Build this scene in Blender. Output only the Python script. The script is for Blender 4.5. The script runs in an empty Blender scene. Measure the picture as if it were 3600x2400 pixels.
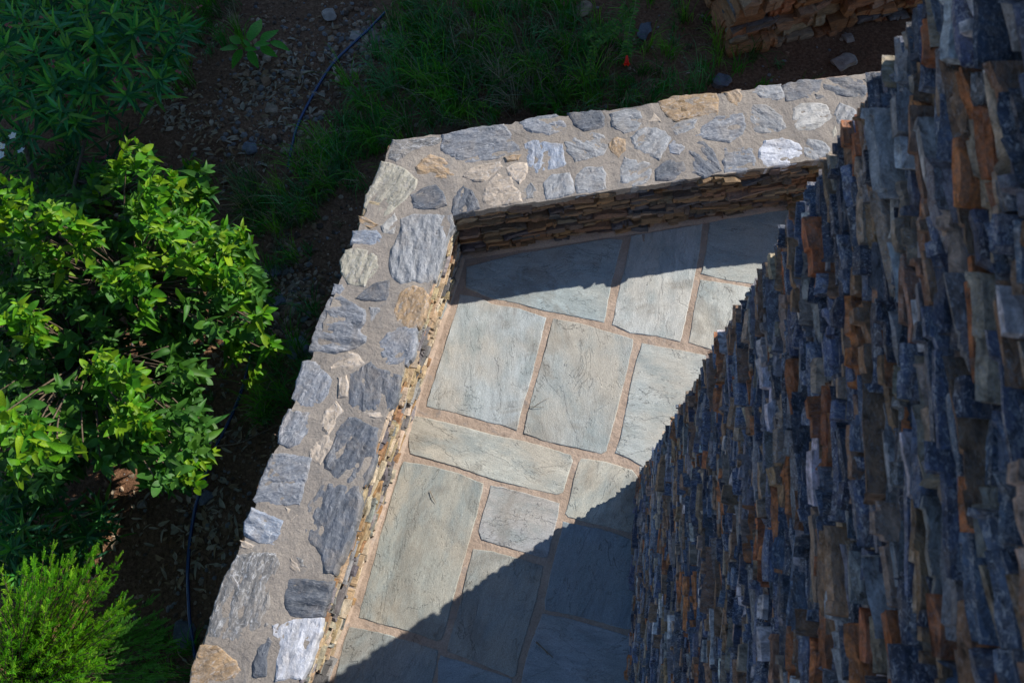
import bpy, bmesh, math, random
import numpy as np
from mathutils import Vector, Matrix, noise
from mathutils.geometry import delaunay_2d_cdt

random.seed(7)
R = math.radians
scene = bpy.context.scene
COL = scene.collection

# ------------------------------------------------------------------ camera
CAM_H = 4.0                       # lens height over the terrace paving, metres
FPX = 2700.0                      # focal length in pixels of the 3600 px wide photograph
PP = (1800.0, 1200.0)
NADIR = (1911.0, 2247.0)          # where the plumb lines of the place converge
_n = Vector((NADIR[0] - PP[0], NADIR[1] - PP[1], FPX)).normalized()
_e1 = (Vector((1, 0, 0)) - _n.x * _n).normalized()
_e2 = _n.cross(_e1)
WFC = Matrix((_e1, -_e2, -_n))    # world from camera axes (x right, y down, z forward)
CFW = WFC.transposed()
CAM = Vector((0, 0, CAM_H))

def at(px, py, z=0.0):
    """the point at height z that the photograph shows at a pixel"""
    d = WFC @ Vector((px - PP[0], py - PP[1], FPX))
    return CAM + d * ((z - CAM_H) / d.z)

def proj(P):
    v = CFW @ (Vector(P) - CAM)
    if v.z < 0.05:
        return (-9999, -9999, v.z)
    return (PP[0] + FPX * v.x / v.z, PP[1] + FPX * v.y / v.z, v.z)

cam_data = bpy.data.cameras.new('camera')
cam_data.sensor_width = 36.0
cam_data.lens = 36.0 * FPX / 3600.0
cam_data.clip_start = 0.05
cam_data.clip_end = 400.0
cam = bpy.data.objects.new('camera', cam_data)
COL.objects.link(cam)
cx, cy, cz = WFC @ Vector((1, 0, 0)), WFC @ Vector((0, -1, 0)), WFC @ Vector((0, 0, -1))
cam.matrix_world = Matrix(((cx.x, cy.x, cz.x, CAM.x), (cx.y, cy.y, cz.y, CAM.y), (cx.z, cy.z, cz.z, CAM.z), (0, 0, 0, 1)))
cam_data.dof.use_dof = True
cam_data.dof.focus_distance = 4.0
cam_data.dof.aperture_fstop = 9.0
scene.camera = cam

# ------------------------------------------------------------------ sky and sun
SUN_EL = R(32.5)
SUN_H = Vector((0.848, 0.53, 0)).normalized()
sun_dir = Vector((SUN_H.x * math.cos(SUN_EL), SUN_H.y * math.cos(SUN_EL), math.sin(SUN_EL)))
world = bpy.data.worlds.new('World')
scene.world = world
world.use_nodes = True
wn = world.node_tree
bg = wn.nodes['Background']
sky = wn.nodes.new('ShaderNodeTexSky')
sky.sky_type = 'NISHITA'
sky.sun_disc = False
sky.sun_elevation = SUN_EL
sky.sun_rotation = math.atan2(sun_dir.x, sun_dir.y)
sky.air_density = 1.0
sky.dust_density = 0.0
sky.ozone_density = 4.5
wn.links.new(sky.outputs[0], bg.inputs[0])
bg.inputs[1].default_value = 0.095
sun_data = bpy.data.lights.new('sun', 'SUN')
sun_data.energy = 4.6
sun_data.angle = R(0.53)
sun_data.color = (1.0, 0.95, 0.88)
sun = bpy.data.objects.new('sun', sun_data)
COL.objects.link(sun)
sun.rotation_euler = (-sun_dir).to_track_quat('-Z', 'Y').to_euler()
vs = scene.view_settings
vs.view_transform = 'Standard'
vs.look = 'None'
vs.exposure = 0.45
vs.gamma = 1.0

# ------------------------------------------------------------------ object helpers
WORLD = {}

def link(name, data, parent=None, M=None):
    o = bpy.data.objects.new(name, data)
    COL.objects.link(o)
    M = M or Matrix.Identity(4)
    WORLD[o] = M
    if parent is not None:
        o.parent = parent
        o.matrix_basis = WORLD[parent].inverted() @ M
    else:
        o.matrix_basis = M
    return o

def tag(o, label=None, cat=None, group=None, kind=None):
    if label: o['label'] = label
    if cat: o['category'] = cat
    if group: o['group'] = group
    if kind: o['kind'] = kind
    return o

def thing(name, loc, label, cat, group=None):
    o = link(name, None, None, Matrix.Translation(loc))
    o.empty_display_size = 0.1
    return tag(o, label, cat, group)

def mesh(name, verts, faces, mat, smooth=False, tint=None):
    me = bpy.data.meshes.new(name)
    me.from_pydata([tuple(v) for v in verts], [], faces)
    if mat:
        me.materials.append(mat)
    if smooth:
        me.polygons.foreach_set('use_smooth', [True] * len(me.polygons))
    if tint is not None:
        a = me.color_attributes.new('tint', 'FLOAT_COLOR', 'POINT')
        if len(tint) == 4 and not hasattr(tint[0], '__len__'):
            arr = np.tile(np.array(tint, dtype=np.float32), len(me.vertices))
        else:
            arr = np.array(tint, dtype=np.float32).ravel()
        a.data.foreach_set('color', arr)
    me.update()
    return me

class Joined:
    """collects many small pieces into one mesh"""
    def __init__(self):
        self.v, self.f, self.t, self.n = [], [], [], 0
    def add(self, verts, faces, tint=(1, 1, 1, 1)):
        self.v.extend(verts)
        n = self.n
        self.f.extend(tuple(i + n for i in q) for q in faces)
        self.t.extend([tint] * len(verts))
        self.n += len(verts)
    def build(self, name, mat, parent=None, smooth=False):
        return link(name, mesh(name, self.v, self.f, mat, smooth, self.t), parent)

# ------------------------------------------------------------------ materials
def new_mat(name):
    m = bpy.data.materials.new(name)
    m.use_nodes = True
    nt = m.node_tree
    b = nt.nodes['Principled BSDF']
    return m, nt, b

def N(nt, kind, **kw):
    n = nt.nodes.new(kind)
    for k, v in kw.items():
        if k in ('operation', 'blend_type', 'data_type', 'noise_dimensions', 'feature', 'distance', 'attribute_name', 'interpolation_type', 'vector_type', 'wave_type'):
            setattr(n, k, v)
        else:
            n.inputs[k].default_value = v
    return n

def ramp(nt, fac, stops):
    r = nt.nodes.new('ShaderNodeValToRGB')
    e = r.color_ramp.elements
    while len(e) < len(stops):
        e.new(0.5)
    for i, (p, c) in enumerate(stops):
        e[i].position = p
        e[i].color = c if len(c) == 4 else (*c, 1)
    nt.links.new(fac, r.inputs[0])
    return r.outputs[0]

def g(v):
    return (v, v, v, 1)

def mixc(nt, fac, a, b, mode='MIX'):
    m = nt.nodes.new('ShaderNodeMix')
    m.data_type = 'RGBA'
    m.blend_type = mode
    for s, val in ((0, fac), (6, a), (7, b)):
        if hasattr(val, 'is_linked') or hasattr(val, 'links'):
            nt.links.new(val, m.inputs[s])
        else:
            m.inputs[s].default_value = val
    return m.outputs[2]

def math_(nt, op, a, b=None):
    m = nt.nodes.new('ShaderNodeMath')
    m.operation = op
    for i, val in enumerate((a, b)):
        if val is None: continue
        if hasattr(val, 'links'):
            nt.links.new(val, m.inputs[i])
        else:
            m.inputs[i].default_value = val
    return m.outputs[0]

def coords(nt, scale=(1, 1, 1), offset=True):
    tc = nt.nodes.new('ShaderNodeTexCoord')
    v = tc.outputs['Object']
    if offset:
        oi = nt.nodes.new('ShaderNodeObjectInfo')
        mul = N(nt, 'ShaderNodeVectorMath', operation='SCALE')
        mul.inputs[0].default_value = (37.0, 91.0, 53.0)
        nt.links.new(oi.outputs['Random'], mul.inputs['Scale'])
        add = N(nt, 'ShaderNodeVectorMath', operation='ADD')
        nt.links.new(v, add.inputs[0]); nt.links.new(mul.outputs[0], add.inputs[1])
        v = add.outputs[0]
    mp = nt.nodes.new('ShaderNodeMapping')
    mp.inputs['Scale'].default_value = scale
    nt.links.new(v, mp.inputs[0])
    return mp.outputs[0]

def noise_n(nt, vec, scale, detail=6, rough=0.6, dist=0.0):
    n = N(nt, 'ShaderNodeTexNoise', Scale=scale, Detail=detail, Roughness=rough, Distortion=dist)
    nt.links.new(vec, n.inputs['Vector'])
    return n.outputs['Fac']

def bump(nt, b, layers):
    """layers: (height socket, strength, distance)"""
    prev = None
    for h, s, d in layers:
        bn = N(nt, 'ShaderNodeBump', Strength=s, Distance=d)
        nt.links.new(h, bn.inputs['Height'])
        if prev is not None:
            nt.links.new(prev, bn.inputs['Normal'])
        prev = bn.outputs[0]
    nt.links.new(prev, b.inputs['Normal'])

def stone_material(name, stretch=(1, 1, 3.2), scale=9.0, vein=1.0, mottle=0.55, rust=0.35, bumpk=1.0, rough=0.72, dust=0.0, film=0.0):
    m, nt, b = new_mat(name)
    at_ = N(nt, 'ShaderNodeAttribute', attribute_name='tint')
    v = coords(nt, stretch)
    vi = coords(nt, (1, 1, 1))
    n1 = noise_n(nt, v, scale, 8, 0.68, 0.5)
    n2 = noise_n(nt, v, scale * 3.1, 6, 0.7, 1.2)
    n3 = noise_n(nt, vi, scale * 0.55, 5, 0.6)
    n4 = noise_n(nt, vi, 240, 3, 0.7)
    # tonal mottling
    dark = ramp(nt, n1, [(0.28, g(1 - mottle)), (0.5, g(1.0)), (0.72, g(1 + mottle * 0.9))])
    c = mixc(nt, 1.0, at_.outputs['Color'], dark, 'MULTIPLY')
    # pale mineral smears and hairline veins
    pale = ramp(nt, n2, [(0.52, g(0)), (0.66, g(1))])
    vor = N(nt, 'ShaderNodeTexVoronoi', feature='DISTANCE_TO_EDGE', Scale=scale * 1.1)
    nd = N(nt, 'ShaderNodeTexNoise', Scale=scale * 1.3, Detail=3)
    nt.links.new(vi, nd.inputs['Vector'])
    wv = N(nt, 'ShaderNodeVectorMath', operation='ADD')
    sc = N(nt, 'ShaderNodeVectorMath', operation='SCALE'); sc.inputs['Scale'].default_value = 0.10
    nt.links.new(nd.outputs['Color'], sc.inputs[0]); nt.links.new(vi, wv.inputs[0]); nt.links.new(sc.outputs[0], wv.inputs[1])
    nt.links.new(wv.outputs[0], vor.inputs['Vector'])
    line = ramp(nt, vor.outputs['Distance'], [(0.0, g(1)), (0.022, g(0))])
    gate = ramp(nt, n3, [(0.50, g(0)), (0.6, g(1))])
    line = math_(nt, 'MULTIPLY', line, gate)
    pv = math_(nt, 'MULTIPLY', math_(nt, 'MAXIMUM', math_(nt, 'MULTIPLY', pale, 0.7), line), math_(nt, 'MULTIPLY', at_.outputs['Alpha'], vein))
    pv = math_(nt, 'MINIMUM', pv, 0.9)
    c = mixc(nt, pv, c, (0.55, 0.56, 0.58, 1))
    if film:
        fm = ramp(nt, noise_n(nt, v, scale * 0.8, 6, 0.7, 0.6), [(0.5, g(0)), (0.6, g(film))])
        c = mixc(nt, fm, c, (0.40, 0.32, 0.255, 1))
        bl = ramp(nt, noise_n(nt, v, scale * 1.1, 6, 0.7, 0.9), [(0.54, g(0)), (0.64, g(film * 0.9))])
        c = mixc(nt, bl, c, (0.10, 0.125, 0.18, 1))
    # iron staining
    rs = ramp(nt, n3, [(0.58, g(0)), (0.75, g(1))])
    c = mixc(nt, math_(nt, 'MULTIPLY', rs, rust), c, (0.30, 0.17, 0.075, 1))
    if dust:
        dd = ramp(nt, noise_n(nt, vi, 7.0, 7, 0.72, 0.4), [(0.47, g(0)), (0.62, g(dust))])
        c = mixc(nt, dd, c, (0.305, 0.268, 0.232, 1))
    gr = ramp(nt, n4, [(0.3, g(0.82)), (0.7, g(1.16))])
    c = mixc(nt, 1.0, c, gr, 'MULTIPLY')
    nt.links.new(c, b.inputs['Base Color'])
    rr = ramp(nt, n1, [(0.3, g(rough - 0.16)), (0.7, g(rough + 0.12))])
    nt.links.new(rr, b.inputs['Roughness'])
    b.inputs['Specular IOR Level'].default_value = 0.4
    bump(nt, b, [(n1, 0.65 * bumpk, 0.02), (n2, 0.5 * bumpk, 0.008), (n4, 0.35 * bumpk, 0.0015)])
    return m

M_CAP = stone_material('schist_cap', (1, 2.6, 1.5), 9.0, 1.0, 0.45, 0.16, 0.8, 0.66, 0.45)
M_WALL = stone_material('schist_wall', (1.0, 1.6, 2.2), 34.0, 1.5, 1.0, 0.3, 1.1, 0.66, 0.0, 0.3)
M_FACE = stone_material('schist_face', (1.0, 2.0, 3.6), 16.0, 0.6, 0.55, 0.45, 1.2, 0.78)
M_ROCK = stone_material('field_rock', (1, 1, 1.6), 14.0, 0.5, 0.5, 0.2, 1.0, 0.85)

def mortar_material(name, base, dark, light):
    m, nt, b = new_mat(name)
    v = coords(nt, (1, 1, 1), False)
    a = noise_n(nt, v, 5.0, 6, 0.62)
    f = noise_n(nt, v, 120, 5, 0.75)
    c = ramp(nt, a, [(0.28, dark), (0.5, base), (0.72, light)])
    gr = ramp(nt, f, [(0.25, g(0.66)), (0.5, g(1.0)), (0.75, g(1.26))])
    c = mixc(nt, 1.0, c, gr, 'MULTIPLY')
    sp = N(nt, 'ShaderNodeTexVoronoi', Scale=95.0)
    nt.links.new(v, sp.inputs['Vector'])
    spk = ramp(nt, sp.outputs['Distance'], [(0.08, g(1)), (0.2, g(0))])
    sel = ramp(nt, noise_n(nt, v, 60, 2), [(0.52, g(0)), (0.6, g(0.5))])
    c = mixc(nt, math_(nt, 'MULTIPLY', spk, sel), c, (0.11, 0.10, 0.095, 1))
    big = noise_n(nt, v, 1.9, 5, 0.6)
    c = mixc(nt, ramp(nt, big, [(0.5, g(0)), (0.64, g(0.5))]), c, (*[x * 0.72 for x in base], 1))
    sm = noise_n(nt, v, 11, 6, 0.7, 1.0)
    c = mixc(nt, ramp(nt, sm, [(0.56, g(0)), (0.66, g(0.45))]), c, (0.24, 0.235, 0.23, 1))
    cr = N(nt, 'ShaderNodeTexVoronoi', feature='DISTANCE_TO_EDGE', Scale=6.0)
    dn = N(nt, 'ShaderNodeTexNoise', Scale=9.0, Detail=5)
    nt.links.new(v, dn.inputs['Vector'])
    ds = N(nt, 'ShaderNodeVectorMath', operation='SCALE'); ds.inputs['Scale'].default_value = 0.16
    da = N(nt, 'ShaderNodeVectorMath', operation='ADD')
    nt.links.new(dn.outputs['Color'], ds.inputs[0]); nt.links.new(v, da.inputs[0]); nt.links.new(ds.outputs[0], da.inputs[1])
    nt.links.new(da.outputs[0], cr.inputs['Vector'])
    crk = math_(nt, 'MULTIPLY', ramp(nt, cr.outputs['Distance'], [(0.0, g(1)), (0.012, g(0))]), ramp(nt, big, [(0.48, g(0)), (0.56, g(0.7))]))
    c = mixc(nt, crk, c, (*[x * 0.35 for x in base], 1))
    nt.links.new(c, b.inputs['Base Color'])
    b.inputs['Roughness'].default_value = 0.9
    b.inputs['Specular IOR Level'].default_value = 0.2
    bump(nt, b, [(a, 0.5, 0.03), (sm, 0.6, 0.012), (noise_n(nt, v, 28, 5, 0.6), 0.5, 0.008), (f, 0.6, 0.003)])
    return m

M_MORTAR = mortar_material('lime_mortar', (0.305, 0.268, 0.232), (0.235, 0.213, 0.192), (0.365, 0.318, 0.268))
M_JOINT = mortar_material('sandy_joint_mortar', (0.425, 0.325, 0.25), (0.34, 0.26, 0.20), (0.50, 0.395, 0.315))
M_BED = mortar_material('wall_bedding', (0.16, 0.115, 0.08), (0.10, 0.075, 0.055), (0.23, 0.16, 0.105))

def flag_material():
    m, nt, b = new_mat('schist_paving')
    at_ = N(nt, 'ShaderNodeAttribute', attribute_name='tint')
    v = coords(nt, (1, 4.2, 1))
    vi = coords(nt, (1, 1, 1))
    vl = coords(nt, (1, 2.0, 1))
    n1 = noise_n(nt, v, 9, 8, 0.66, 0.4)
    n2 = noise_n(nt, vi, 2.6, 4, 0.55)
    n3 = noise_n(nt, v, 60, 5, 0.7)
    n4 = noise_n(nt, vi, 190, 3, 0.7)
    c = mixc(nt, 1.0, at_.outputs['Color'], ramp(nt, n1, [(0.3, g(0.96)), (0.5, g(1.19)), (0.7, g(1.42))]), 'MULTIPLY')
    warm = ramp(nt, n2, [(0.40, g(0)), (0.60, g(0.85))])
    c = mixc(nt, math_(nt, 'MULTIPLY', warm, at_.outputs['Alpha']), c, (0.46, 0.40, 0.31, 1))
    cool = ramp(nt, noise_n(nt, vl, 4.4, 5, 0.6), [(0.48, g(0)), (0.66, g(0.6))])
    c = mixc(nt, cool, c, (0.25, 0.30, 0.30, 1))
    st = ramp(nt, noise_n(nt, vi, 1.7, 6, 0.68, 0.8), [(0.52, g(0)), (0.60, g(0.45)), (0.7, g(0.1))])
    c = mixc(nt, st, c, (0.19, 0.165, 0.13, 1))
    # flaked edges of the layers: thin dark lines that wander with the grain
    fl = noise_n(nt, vl, 3.0, 7, 0.62, 0.6)
    ln = ramp(nt, math_(nt, 'ABSOLUTE', math_(nt, 'SUBTRACT', fl, 0.53)), [(0.0, g(1)), (0.0045, g(0))])
    lg = ramp(nt, noise_n(nt, vi, 3.3, 2), [(0.55, g(0)), (0.6, g(0.75))])
    line = math_(nt, 'MULTIPLY', ln, lg)
    c = mixc(nt, line, c, (0.10, 0.095, 0.085, 1))
    sp = ramp(nt, n3, [(0.28, g(0.4)), (0.40, g(0.95)), (0.60, g(1.0)), (0.72, g(1.4))])
    c = mixc(nt, 1.0, c, sp, 'MULTIPLY')
    c = mixc(nt, 1.0, c, ramp(nt, n4, [(0.3, g(0.76)), (0.7, g(1.24))]), 'MULTIPLY')
    pit = N(nt, 'ShaderNodeTexVoronoi', Scale=62.0)
    nt.links.new(vl, pit.inputs['Vector'])
    pg = ramp(nt, noise_n(nt, vi, 9, 3), [(0.5, g(0)), (0.6, g(1))])
    pits = math_(nt, 'MULTIPLY', ramp(nt, pit.outputs['Distance'], [(0.10, g(1)), (0.26, g(0))]), pg)
    c = mixc(nt, math_(nt, 'MULTIPLY', pits, 0.5), c, (0.13, 0.13, 0.12, 1))
    nt.links.new(c, b.inputs['Base Color'])
    b.inputs['Roughness'].default_value = 0.62
    b.inputs['Specular IOR Level'].default_value = 0.45
    step = ramp(nt, fl, [(0.525, g(0)), (0.535, g(1))])
    bump(nt, b, [(n1, 0.28, 0.006), (step, 0.7, 0.005), (n3, 0.7, 0.0035), (math_(nt, 'SUBTRACT', 1.0, pits), 0.5, 0.003), (n4, 0.4, 0.0012)])
    return m
M_FLAG = flag_material()

def soil_material():
    m, nt, b = new_mat('garden_soil')
    v = coords(nt, (1, 1, 1), False)
    a = noise_n(nt, v, 1.6, 6, 0.6)
    f = noise_n(nt, v, 45, 6, 0.75)
    c = ramp(nt, f, [(0.25, (0.045, 0.023, 0.013)), (0.5, (0.19, 0.10, 0.056)), (0.7, (0.34, 0.19, 0.11)), (0.85, (0.5, 0.34, 0.22))])
    c = mixc(nt, 1.0, c, ramp(nt, a, [(0.3, g(0.7)), (0.7, g(1.25))]), 'MULTIPLY')
    nt.links.new(c, b.inputs['Base Color'])
    b.inputs['Roughness'].default_value = 0.95
    b.inputs['Specular IOR Level'].default_value = 0.15
    bump(nt, b, [(noise_n(nt, v, 14, 5, 0.65), 0.8, 0.03), (f, 0.8, 0.008)])
    return m
M_SOIL = soil_material()

def leaf_material(name, trans=0.35, rough=0.42, vary=0.25, spec=0.5, rand=True):
    m, nt, b = new_mat(name)
    at_ = N(nt, 'ShaderNodeAttribute', attribute_name='tint')
    v = coords(nt, (1, 1, 1))
    n1 = noise_n(nt, v, 22, 3, 0.5)
    c = mixc(nt, 1.0, at_.outputs['Color'], ramp(nt, n1, [(0.3, g(1 - vary)), (0.7, g(1 + vary))]), 'MULTIPLY')
    if rand:
        oi = nt.nodes.new('ShaderNodeObjectInfo')
        c = mixc(nt, 1.0, c, ramp(nt, oi.outputs['Random'], [(0.0, (0.72, 0.78, 0.8)), (0.5, g(1.0)), (1.0, (1.3, 1.16, 1.0))]), 'MULTIPLY')
    nt.links.new(c, b.inputs['Base Color'])
    b.inputs['Roughness'].default_value = rough
    b.inputs['Specular IOR Level'].default_value = spec
    tr = nt.nodes.new('ShaderNodeBsdfTranslucent')
    bright = mixc(nt, 1.0, c, (1.5, 1.6, 0.7, 1), 'MULTIPLY')
    nt.links.new(bright, tr.inputs['Color'])
    mx = nt.nodes.new('ShaderNodeMixShader')
    mx.inputs[0].default_value = trans
    out = nt.nodes['Material Output']
    nt.links.new(b.outputs[0], mx.inputs[1]); nt.links.new(tr.outputs[0], mx.inputs[2])
    nt.links.new(mx.outputs[0], out.inputs['Surface'])
    return m
M_LEAF = leaf_material('glossy_leaf', 0.3, 0.5, 0.35, 0.25)
M_OLEANDER = leaf_material('oleander_leaf', 0.32, 0.55, 0.25, 0.2)
M_FEATHER = leaf_material('feathery_leaf', 0.4, 0.6, 0.2, 0.3, False)
M_GRASS = leaf_material('grass_blade', 0.3, 0.6, 0.2, 0.15, False)
M_PETAL = leaf_material('petal', 0.3, 0.6, 0.08, 0.3)

def plain(name, col, rough=0.6, spec=0.5, nscale=30, vary=0.25, bs=0.3, bd=0.003):
    m, nt, b = new_mat(name)
    v = coords(nt, (1, 1, 1))
    n1 = noise_n(nt, v, nscale, 5, 0.65)
    c = mixc(nt, 1.0, (*col, 1), ramp(nt, n1, [(0.3, g(1 - vary)), (0.7, g(1 + vary))]), 'MULTIPLY')
    nt.links.new(c, b.inputs['Base Color'])
    b.inputs['Roughness'].default_value = rough
    b.inputs['Specular IOR Level'].default_value = spec
    bump(nt, b, [(n1, bs, bd)])
    return m
M_BARK = plain('bark', (0.13, 0.095, 0.065), 0.85, 0.2, 40, 0.4, 0.8, 0.006)
M_TWIG = plain('dry_wood', (0.22, 0.17, 0.12), 0.85, 0.2, 60, 0.3, 0.4, 0.002)
M_STEM = plain('green_stem', (0.13, 0.19, 0.05), 0.6, 0.3, 40, 0.2)
M_HOSE = plain('blue_sheen_polyethylene', (0.008, 0.04, 0.13), 0.25, 0.9, 20, 0.15, 0.05)  # black pipe; the sky's blue sheen is put into its base colour
M_WHITE = plain('white_enamel', (0.72, 0.74, 0.76), 0.4, 0.5, 15, 0.05, 0.05)
M_STRAW = leaf_material('dry_litter', 0.1, 0.8, 0.3, 0.2, False)

# ------------------------------------------------------------------ stone shapes
def fract(p, s, seed):
    return noise.fractal(Vector((p[0] * s + seed, p[1] * s - seed * 0.7, p[2] * s + seed * 1.3)), 0.9, 2.1, 4)

def stone_block(L, D, H, seed, nx, nz, ny=1, crag=1.0):
    """a split schist block, broken across into a few crisp steps: x along the course, y out of the wall, z up; back left open"""
    verts, faces = [], []
    rnd = random.Random(seed)
    so = rnd.uniform(0, 500)
    lean = rnd.uniform(-0.35, 0.3)
    cham = rnd.uniform(0.02, 0.16)
    segs = max(1, min(6, int(L / rnd.uniform(0.022, 0.06))))
    br = sorted(rnd.uniform(-0.9, 0.9) for _ in range(segs - 1))
    edges_ = [-1.0] + br + [1.0]
    cols = []                                       # (x, step in depth, top, bottom)
    amp = crag * min(0.012, 0.0025 + 0.10 * H)
    slope_t, slope_b = rnd.uniform(-0.34, 0.34), rnd.uniform(-0.34, 0.34)
    for i in range(segs):
        x0, x1 = edges_[i], edges_[i + 1]
        e = min(0.3 * (x1 - x0), 0.0025 / L)
        dy, dt_, db_ = rnd.gauss(0, amp), rnd.uniform(-0.16, 0.04), rnd.uniform(-0.16, 0.04)
        dyy = rnd.gauss(0, amp * 0.5)
        nsub = 1 + int((x1 - x0) * L / 2 / 0.035)
        for k in range(nsub + 1):
            t = k / nsub
            x = x0 + e + (x1 - x0 - 2 * e) * t
            if 0 < k < nsub: x += rnd.uniform(-0.2, 0.2) * (x1 - x0) / nsub
            cols.append((x, dy + dyy * t + rnd.uniform(-0.35, 0.35) * amp, dt_ + slope_t * x + rnd.uniform(-0.11, 0.08), db_ + slope_b * x + rnd.uniform(-0.11, 0.08)))
    cut0, cut1 = rnd.uniform(-0.9, 0.9), rnd.uniform(-0.9, 0.9)
    thin0, thin1 = rnd.uniform(0.1, 0.85), rnd.uniform(0.1, 0.85)
    nx = len(cols) - 1
    rowj = [[rnd.uniform(-0.25, 0.25) for _ in range(nz + 1)] for _ in cols]
    rowy = [rnd.gauss(0, amp * 0.7) for _ in range(nz + 1)]      # the split layers stand at different depths
    idx = {}
    def vert(i, j, k):
        key = (i, j, k)
        if key in idx: return idx[key]
        x, dy, dt_, db_ = cols[i]
        zt, zb = 1 + dt_, -1 - db_
        if i == 0: zt, zb = zt * thin0, zb * thin0
        if i == nx: zt, zb = zt * thin1, zb * thin1
        t = k / nz
        if 0 < k < nz: t += rowj[i][k] / nz
        z = zb + (zt - zb) * t
        px, pz = x * L / 2, z * H / 2
        if i == 0: px += cut0 * H * 0.4 * z
        if i == nx: px += cut1 * H * 0.4 * z
        py = -D / 2
        if j == ny:
            py = D / 2 + dy + rowy[k] + lean * z * H * 0.45
            if k in (0, nz): py -= cham * H
        idx[key] = len(verts)
        verts.append((px, py, pz))
        return idx[key]
    for i in range(nx):
        for k in range(nz):
            faces.append((vert(i, ny, k), vert(i, ny, k + 1), vert(i + 1, ny, k + 1), vert(i + 1, ny, k)))
        for j in range(ny):
            faces.append((vert(i, j, 0), vert(i, j + 1, 0), vert(i + 1, j + 1, 0), vert(i + 1, j, 0)))
            faces.append((vert(i, j, nz), vert(i + 1, j, nz), vert(i + 1, j + 1, nz), vert(i, j + 1, nz)))
    for k in range(nz):
        for j in range(ny):
            faces.append((vert(0, j, k), vert(0, j, k + 1), vert(0, j + 1, k + 1), vert(0, j + 1, k)))
            faces.append((vert(nx, j, k), vert(nx, j + 1, k), vert(nx, j + 1, k + 1), vert(nx, j, k + 1)))
    return verts, faces

def pick(pal, rnd):
    tot = sum(w for _, w in pal)
    r = rnd.uniform(0, tot)
    for c, w in pal:
        r -= w
        if r <= 0: break
    k = rnd.uniform(0.78, 1.22)
    j = [rnd.uniform(0.93, 1.07) for _ in range(3)]
    return (c[0] * k * j[0], c[1] * k * j[1], c[2] * k * j[2], c[3] * rnd.uniform(0.4, 1.3))

def lay_face(P, dirv, nrm, length, height, pal, rnd, band=(0.05, 0.10), lens=(0.12, 0.34), depth=0.09, jut=0.014, s0=0.0, warp=0.018, singles=0.3, z0=0.0):
    """stones of a face built in broken courses: list of (matrix, L, D, H, tint)"""
    out = []
    dirv, nrm = dirv.normalized(), nrm.normalized()
    ws = rnd.uniform(0, 99)
    z = z0
    while z < z0 + height - 0.012:
        T = min(rnd.uniform(*band), z0 + height - z)
        if z0 + height - z - T < 0.018: T = z0 + height - z
        s = s0 - rnd.uniform(-0.004, 0.003)
        while s < s0 + length - 0.02:
            Lb = rnd.uniform(*lens) * (1.25 if T > 0.07 else 1.0)
            if s0 + length - s - Lb < 0.06: Lb = s0 + length - s + rnd.uniform(-0.015, 0.02)
            if rnd.random() < singles or T < 0.034:
                cells = [(0, Lb, 0, T)]
            else:
                k = 2 if (T < 0.075 or rnd.random() < 0.55) else 3
                cuts = sorted([0] + [T * (i + rnd.uniform(-0.22, 0.22)) / k for i in range(1, k)] + [T])
                cells = []
                for a, b in zip(cuts, cuts[1:]):
                    if rnd.random() < 0.45 and Lb > 0.14:
                        m = Lb * rnd.uniform(0.3, 0.7)
                        cells += [(0, m, a, b), (m, Lb, a, b)]
                    else:
                        cells.append((0, Lb, a, b))
            for (a, b, c, d) in cells:
                L, H = b - a, d - c
                gap = rnd.uniform(0.001, 0.006)
                sc = s + (a + b) / 2
                zc = z + (c + d) / 2
                zc += warp * noise.noise(Vector((sc * 1.7 + ws, zc * 1.1, ws)))
                j = rnd.gauss(0, jut)
                j = max(-2.2 * jut, min(2.2 * jut, j))
                D = depth
                ctr = P + dirv * sc + nrm * (j - D / 2) + Vector((0, 0, zc))
                ax, az = dirv, Vector((0, 0, 1))
                M = Matrix(((ax.x, nrm.x, 0, ctr.x), (ax.y, nrm.y, 0, ctr.y), (0, 0, 1, ctr.z), (0, 0, 0, 1)))
                M = M @ Matrix.Rotation(rnd.gauss(0, 0.05), 4, 'Y') @ Matrix.Rotation(rnd.gauss(0, 0.05), 4, 'Z')
                out.append((M, L - gap + 0.001, D, H * 0.95 - gap * 0.35, pick(pal, rnd)))
            s += Lb
        z += T
    return out

def build_face(stones, parent, mat, limit, rnd, name='stone', detail=1.0, crag=1.0, rest_name='hidden_stonework', margin=60):
    """the stones that show largest become parts of their own, the others one joined part"""
    scored = []
    for st in stones:
        M, L, D, H, t = st
        c = M @ Vector((0, D / 2, 0))
        px, py, dz = proj(c)
        vis = -margin < px < 3600 + margin and -margin < py < 2400 + margin
        nrm = (M.to_3x3() @ Vector((0, 1, 0)))
        facing = nrm.dot((CAM - c).normalized())
        scored.append((L * H * max(facing, 0.0) / (dz * dz) if vis and facing > 0.02 else -1.0, st))
    scored.sort(key=lambda a: -a[0])
    rest = Joined()
    n = 0
    for sc, (M, L, D, H, t) in scored:
        seed = rnd.randrange(10 ** 6)
        if sc > 0 and n < limit:
            dz = max(0.5, proj(M.translation)[2])
            pxm = 770.0 / dz * detail
            nx = max(5, min(20, int(L * pxm / 7.0)))
            nz = max(2, min(5, int(H * pxm / 5.0)))
            v, f = stone_block(L, D, H, seed, nx, nz, 1, crag)
            link(name, mesh(name, v, f, mat, False, t), parent, M)
            n += 1
        else:
            v, f = stone_block(L, D, H, seed, 9 if sc > 0 else 5, 2, 1, crag)
            rest.add([M @ Vector(q) for q in v], f, t)
    if rest.n:
        tag(rest.build(rest_name, mat, parent), kind='stuff')

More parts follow.
